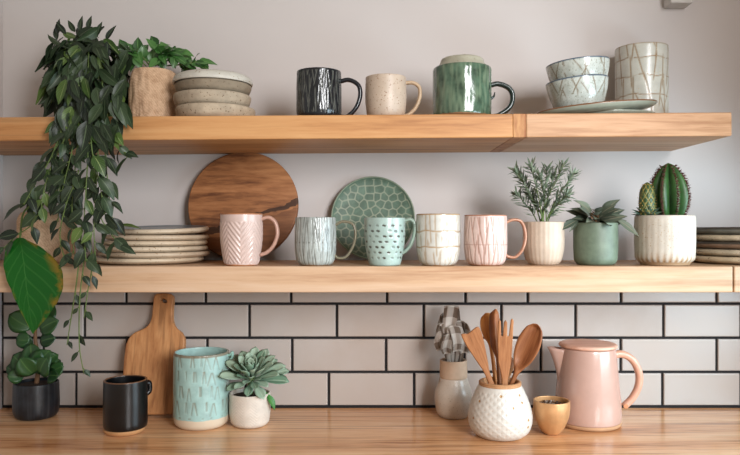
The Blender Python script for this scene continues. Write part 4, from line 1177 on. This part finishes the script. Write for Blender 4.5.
def utensil_from_outline(name, loop, thick, mat, p0, p1, label, bend=0, roll=0, cup=0):
    """loop in metres with y along the length 0..L; p0 foot inside the jar, p1 tip (world)"""
    p0 = Vector(p0); p1 = Vector(p1)
    yv = (p1 - p0).normalized()
    zv = Vector((math.sin(roll), -math.cos(roll), 0)); zv = (zv - yv * zv.dot(yv)).normalized()
    xv = yv.cross(zv)
    me = outline_mesh([loop], thick, thick * .32)
    L = (p1 - p0).length
    for v_ in me.vertices:
        tq = v_.co.y / L
        v_.co.z += bend * L * (tq - .5) ** 2
    o = mobj(name, me, mat, None, smooth=False)
    o.matrix_world = Matrix.Translation(p0) @ Matrix((xv, yv, zv)).transposed().to_4x4()
    return tag(o, label, 'utensil', 'wooden utensils in the white jar')
def spoon_mesh(L, stations, depth, nseg=16):
    """stations: (t, half width, half thick); scooped front for t > depth[0]"""
    bm = bmesh.new(); rows_ = []
    ys = []
    st = smooth_path([(a * L, b_, c) for a, b_, c in stations], 6)
    for q in st:
        y, w, th_ = q.x, max(q.y, .0005), max(q.z, .0005)
        tq = y / L
        sc_ = max(0, min(1, (tq - depth[0]) / .1)) * min(1, max(0, (1.0 - tq) / .04)) * depth[1]
        row = []
        for k in range(nseg):
            a = 2 * PI * k / nseg
            ca, sa = math.cos(a), math.sin(a)
            x = w * ca
            zf = th_ * sa
            fall = max(0, 1 - (ca * ca) / .80)
            z = zf - sc_ * (fall if sa >= 0 else fall * .9)
            row.append(bm.verts.new((x, y, z)))
        rows_.append(row)
    for a, b_ in zip(rows_, rows_[1:]):
        for k in range(nseg): bm.faces.new((a[k], a[(k + 1) % nseg], b_[(k + 1) % nseg], b_[k]))
    bm.faces.new(rows_[-1]); bm.faces.new(list(reversed(rows_[0])))
    bmesh.ops.recalc_face_normals(bm, faces=bm.faces[:])
    return from_bm(bm)
def put(name, me, mat, p0, p1, label, roll=0):
    p0 = Vector(p0); p1 = Vector(p1); yv = (p1 - p0).normalized()
    zv = Vector((math.sin(roll), -math.cos(roll), 0)); zv = (zv - yv * zv.dot(yv)).normalized(); xv = yv.cross(zv)
    o = mobj(name, me, mat, None)
    o.matrix_world = Matrix.Translation(p0) @ Matrix((xv, yv, zv)).transposed().to_4x4()
    return tag(o, label, 'utensil', 'wooden utensils in the white jar')
# every utensil enters through the mouth and stops just above the bottom of the jar
def through(mouth, tip, zfoot=.02):
    m_ = Vector(mouth); t1 = Vector(tip); d = (m_ - t1).normalized()
    k = (zfoot - m_.z) / d.z
    return m_ + d * k, t1
# spatula, left
a, c = through(P(489, 378, 1.282), P(470, 329, 1.284), .055); L = (c - a).length
w = 1.30 / F
sp_ = soften([(-2.6 * w, 0), (-2.6 * w, L * .42), (-4.5 * w, L * .56), (-9 * w, L * .80), (-10.5 * w, L * .96), (-9 * w, L * .985), (-4 * w, L * .965), (2 * w, L * .985), (6.5 * w, L * 1.0), (9 * w, L * .97), (8.5 * w, L * .82), (4.8 * w, L * .56), (2.8 * w, L * .42), (2.8 * w, 0)], 4)
utensil_from_outline('spatula', sp_, .006, M['spoonwood'], a, c, 'wide flat wooden spatula leaning left out of the white jar', .12)
# ladle with round orange back
a, c = through(P(495, 376, 1.322), P(487, 313, 1.350), .03); L = (c - a).length
put('serving_spoon', spoon_mesh(L, [(0, .004, .004), (.3, .004, .004), (.66, .0042, .004), (.76, .012, .006), (.86, .0165, .007), (.95, .014, .006), (1, .004, .003)], (.74, -.004)), wood('honey wood', rgb(150, 92, 44), rgb(186, 120, 62), rgb(206, 146, 84), 1, broad=60, fine=300), a, c, 'honey-coloured wooden spoon seen from its rounded back, behind the fork', R(8))
# curved scoop, edge on
a, c = through(P(499, 377, 1.300), P(496, 309, 1.316), .03); L = (c - a).length
put('wooden_scoop', spoon_mesh(L, [(0, .004, .004), (.35, .004, .004), (.55, .005, .004), (.7, .0125, .006), (.84, .0145, .007), (.95, .011, .005), (1, .002, .002)], (.55, .009)), M['spoonwood2'], a, c, 'narrow dark wooden scoop turned edge-on at the middle of the jar', R(62))
# fork
a, c = through(P(505, 378, 1.273), P(506, 318, 1.272), .03); L = (c - a).length
fk = [(-2.8 * w, 0), (-3.2 * w, L * .42), (-7 * w, L * .58), (-8 * w, L * .74), (-8 * w, L * .97), (-6.8 * w, L * .99), (-5.4 * w, L * .97), (-4.6 * w, L * .83), (-3 * w, L * .83), (-2.4 * w, L * .96), (-.8 * w, L * .985), (.8 * w, L * .96), (1.2 * w, L * .83), (2.8 * w, L * .83), (4.2 * w, L * .985), (5.6 * w, L * 1.0), (7 * w, L * .98), (6.4 * w, L * .74), (5.8 * w, L * .58), (3 * w, L * .42), (2.8 * w, 0)]
utensil_from_outline('wooden_fork', [Vector(q) for q in fk], .005, M['spoonwood'], a, c, 'wooden serving fork standing tines up in the white jar', .1)
# big spoon, right
a, c = through(P(514, 378, 1.290), P(537, 324, 1.287), .04); L = (c - a).length
put('wooden_spoon', spoon_mesh(L, [(0, .004, .004), (.35, .0042, .004), (.47, .006, .005), (.62, .0185, .006), (.78, .0225, .0065), (.92, .0175, .006), (.98, .009, .004), (1, .002, .002)], (.48, .011)), M['spoonwood2'], a, c, 'big wooden spoon with a wide bowl leaning right out of the white jar', R(-34))
# knob ended stick
a, c = through(P(508, 379, 1.312), P(510, 356, 1.322), .04); L = (c - a).length
put('honey_dipper', spoon_mesh(L, [(0, .003, .003), (.55, .003, .003), (.68, .005, .005), (.8, .0095, .009), (.92, .008, .008), (1, .002, .002)], (2, 0)), M['spoonwood'], a, c, 'short knob-ended wooden stick between fork and big spoon')

# gold cup
D = 1.302; r = wpx(18.4, D); H = PZ(395.5, D + r)
t = place(551.5, D, 0, 'gold_cup', 'small brushed gold egg-shaped cup between white jar and pink jug', 'cup')
mg = plain('hammered gold', rgb(196, 150, 104), .42, .4, var=.14, scale=40, bumpy=.25)
mobj('body', vessel([(0, 0), (r * .40, 0, .004), (r * .62, H * .14, .012), (r * .90, H * .45, .02), (r, H * .75, .015), (r * .97, H)], .003, .006, seg=90, step=.003, disp=lambda th, z, on: (.0007 * fb(th, z, 3, 60, 3), 0)), mg, t)
bm = bmesh.new()
for i in range(130):
    q = math.sqrt(rnd.random()) * r * .80; a_ = rnd.uniform(0, 2 * PI); s = rnd.uniform(.0016, .0034)
    bmesh.ops.create_icosphere(bm, subdivisions=1, radius=s, matrix=Matrix.Translation((q * math.cos(a_), q * math.sin(a_), H * .82 + rnd.uniform(-.002, .004))) @ Euler((rnd.random() * 3, rnd.random() * 3, 0)).to_matrix().to_4x4() @ Matrix.Diagonal((1, .7, .6, 1)))
bmesh.ops.create_cone(bm, cap_ends=True, segments=32, radius1=r * .84, radius2=r * .88, depth=.006, matrix=Matrix.Translation((0, 0, H * .78)))
m_, nt, b = newmat('peppercorns')
gg = N(nt, 'ShaderNodeNewGeometry')
nt.links.new(ramp(nt, gg.outputs['Random Per Island'], [(0, rgb(40, 28, 22)), (.6, rgb(84, 58, 40)), (1, rgb(160, 150, 140))]), b.inputs['Base Color']); setin(b, Roughness=.6)
o = mobj('peppercorns', from_bm(bm), m_, None, t.location); tag(o, 'dark dried spice grains filling the small gold cup', 'spice', kind='stuff')

# pink jug
D = 1.372; rb0 = wpx(32.3, D); rt = wpx(27.2, D); H = PZ(349, D - .02) 
t = place(587.8, D, 0, 'pink_jug', 'glossy pink jug with wooden lid, spout left and tan handle right', 'jug')
mp = glaze('glossy pink', rgb(200, 164, 150), None, .2, coat=.4, var=.02, bumpy=.02)
fh = .008
mobj('base', lathe([(0, 0), (rb0 * .94, 0, .002), (rb0 * .985, .003, .002), (rb0 * .99, fh), (0, fh)], seg=96), plain('bare tan clay base', rgb(182, 140, 104), .7, var=.1), t)
mobj('body', vessel([(0, fh), (rb0 * .985, fh, .002), (rb0, fh + .012, .01), (rb0 * .985, H * .3, .03), (rt * 1.02, H * .9, .02), (rt * .985, H)], .004, fh + .004, seg=110, step=.005), mp, t)
# spout: a beak that leaves the wall on the left
rows_ = []
bm = bmesh.new()
ns = 14
for i in range(ns + 1):
    s = i / ns
    zc_ = H * (.42 + .56 * s)
    wall_r = rb0 + (rt - rb0) * min(1, zc_ / (H * .9))
    out_ = wall_r + .0005 + .026 * s ** 1.9
    half = .005 + .0115 * s ** .9
    row = []
    for k in range(13):
        a_ = -PI / 2 + PI * k / 12
        # half tube bulging to -x
        xx = -(wall_r - .008) - (out_ - wall_r + .008) * math.cos(a_) ** 1.0
        yy = half * math.sin(a_)
        row.append(bm.verts.new((xx, yy, zc_ + (.0035 * s ** 2) * math.cos(a_))))
    rows_.append(row)
for a_, b_ in zip(rows_, rows_[1:]):
    for k in range(12): bm.faces.new((a_[k], a_[k + 1], b_[k + 1], b_[k]))
bmesh.ops.recalc_face_normals(bm, faces=bm.faces[:])
bmesh.ops.solidify(bm, geom=bm.faces[:], thickness=.0025)
mobj('spout', from_bm(bm), mp, t)
zl = H + .0003
rl_ = wpx(28.4, D)
mobj('lid', lathe([(0, 0), (rl_ * .93, 0, .001), (rl_, .0025, .0015), (rl_ * .99, .0065, .002), (rl_ * .9, .0085, .003), (0, .0095)], seg=90), M['lidwood'], t, (.0, 0, zl))
hx = lambda px: wpx(px - 588.5, D); hz = lambda py: PZ(py, D)
hp = smooth_path([(hx(611), 0, hz(356)), (hx(622), 0, hz(354)), (hx(633), 0, hz(360)), (hx(639.5), 0, hz(373)), (hx(639), 0, hz(386)), (hx(633), 0, hz(398)), (hx(624.5), 0, hz(406.5))], 8)
mobj('handle', tube(hp, .0074, .009, (0, 1, 0), 16, lambda q: 1 - .12 * q, sq=.8), glaze('tan pink handle', rgb(224, 170, 144), None, .35, coat=.2), t)
mobj('handle_end', lathe([(0, 0), (.0048, 0, .001), (.0048, .0016, .0006), (0, .002)], seg=24), plain('clay plug', rgb(196, 132, 92), .6), t, (hx(625), -.0072, hz(405.3)), (R(90), 0, 0))

# ------------------------------------------------------------------ light, sky, camera
w_ = bpy.data.worlds.new('World'); sc.world = w_; w_.use_nodes = True
bg = w_.node_tree.nodes['Background']; bg.inputs[0].default_value = (1.0, .84, .68, 1); bg.inputs[1].default_value = .5
def area(name, loc, target, sx, sy, power, color):
    l = bpy.data.lights.new(name, 'AREA'); l.shape = 'RECTANGLE'; l.size = sx; l.size_y = sy; l.energy = power; l.color = color
    o = bpy.data.objects.new(name, l); COL.objects.link(o); o.location = loc
    o.rotation_euler = (Vector(target) - Vector(loc)).to_track_quat('-Z', 'Y').to_euler()
    return o
key = area('window_daylight', (1.2, -.75, .32), (.3, -.1, .1), .8, .5, 18, (.66, .87, 1.0))
fill = area('room_daylight', (1.02, -2.3, .82), (.16, 0, .34), .7, .9, 12.5, (.985, .985, 1.0))
fill.data.spread = R(74)

cam = bpy.data.cameras.new('Camera'); co = bpy.data.objects.new('Camera', cam); COL.objects.link(co)
cam.sensor_fit = 'HORIZONTAL'; cam.sensor_width = 36; cam.lens = 36 * F / 740
co.location = (0, -DW, CAMZ); co.rotation_euler = (R(90), 0, 0)
cam.clip_start = .01
cam.dof.use_dof = False
sc.camera = co
sc.view_settings.view_transform = 'Standard'; sc.view_settings.look = 'None'; sc.view_settings.gamma = 1
sc.view_settings.use_curve_mapping = False
sc.view_settings.exposure = -0.27
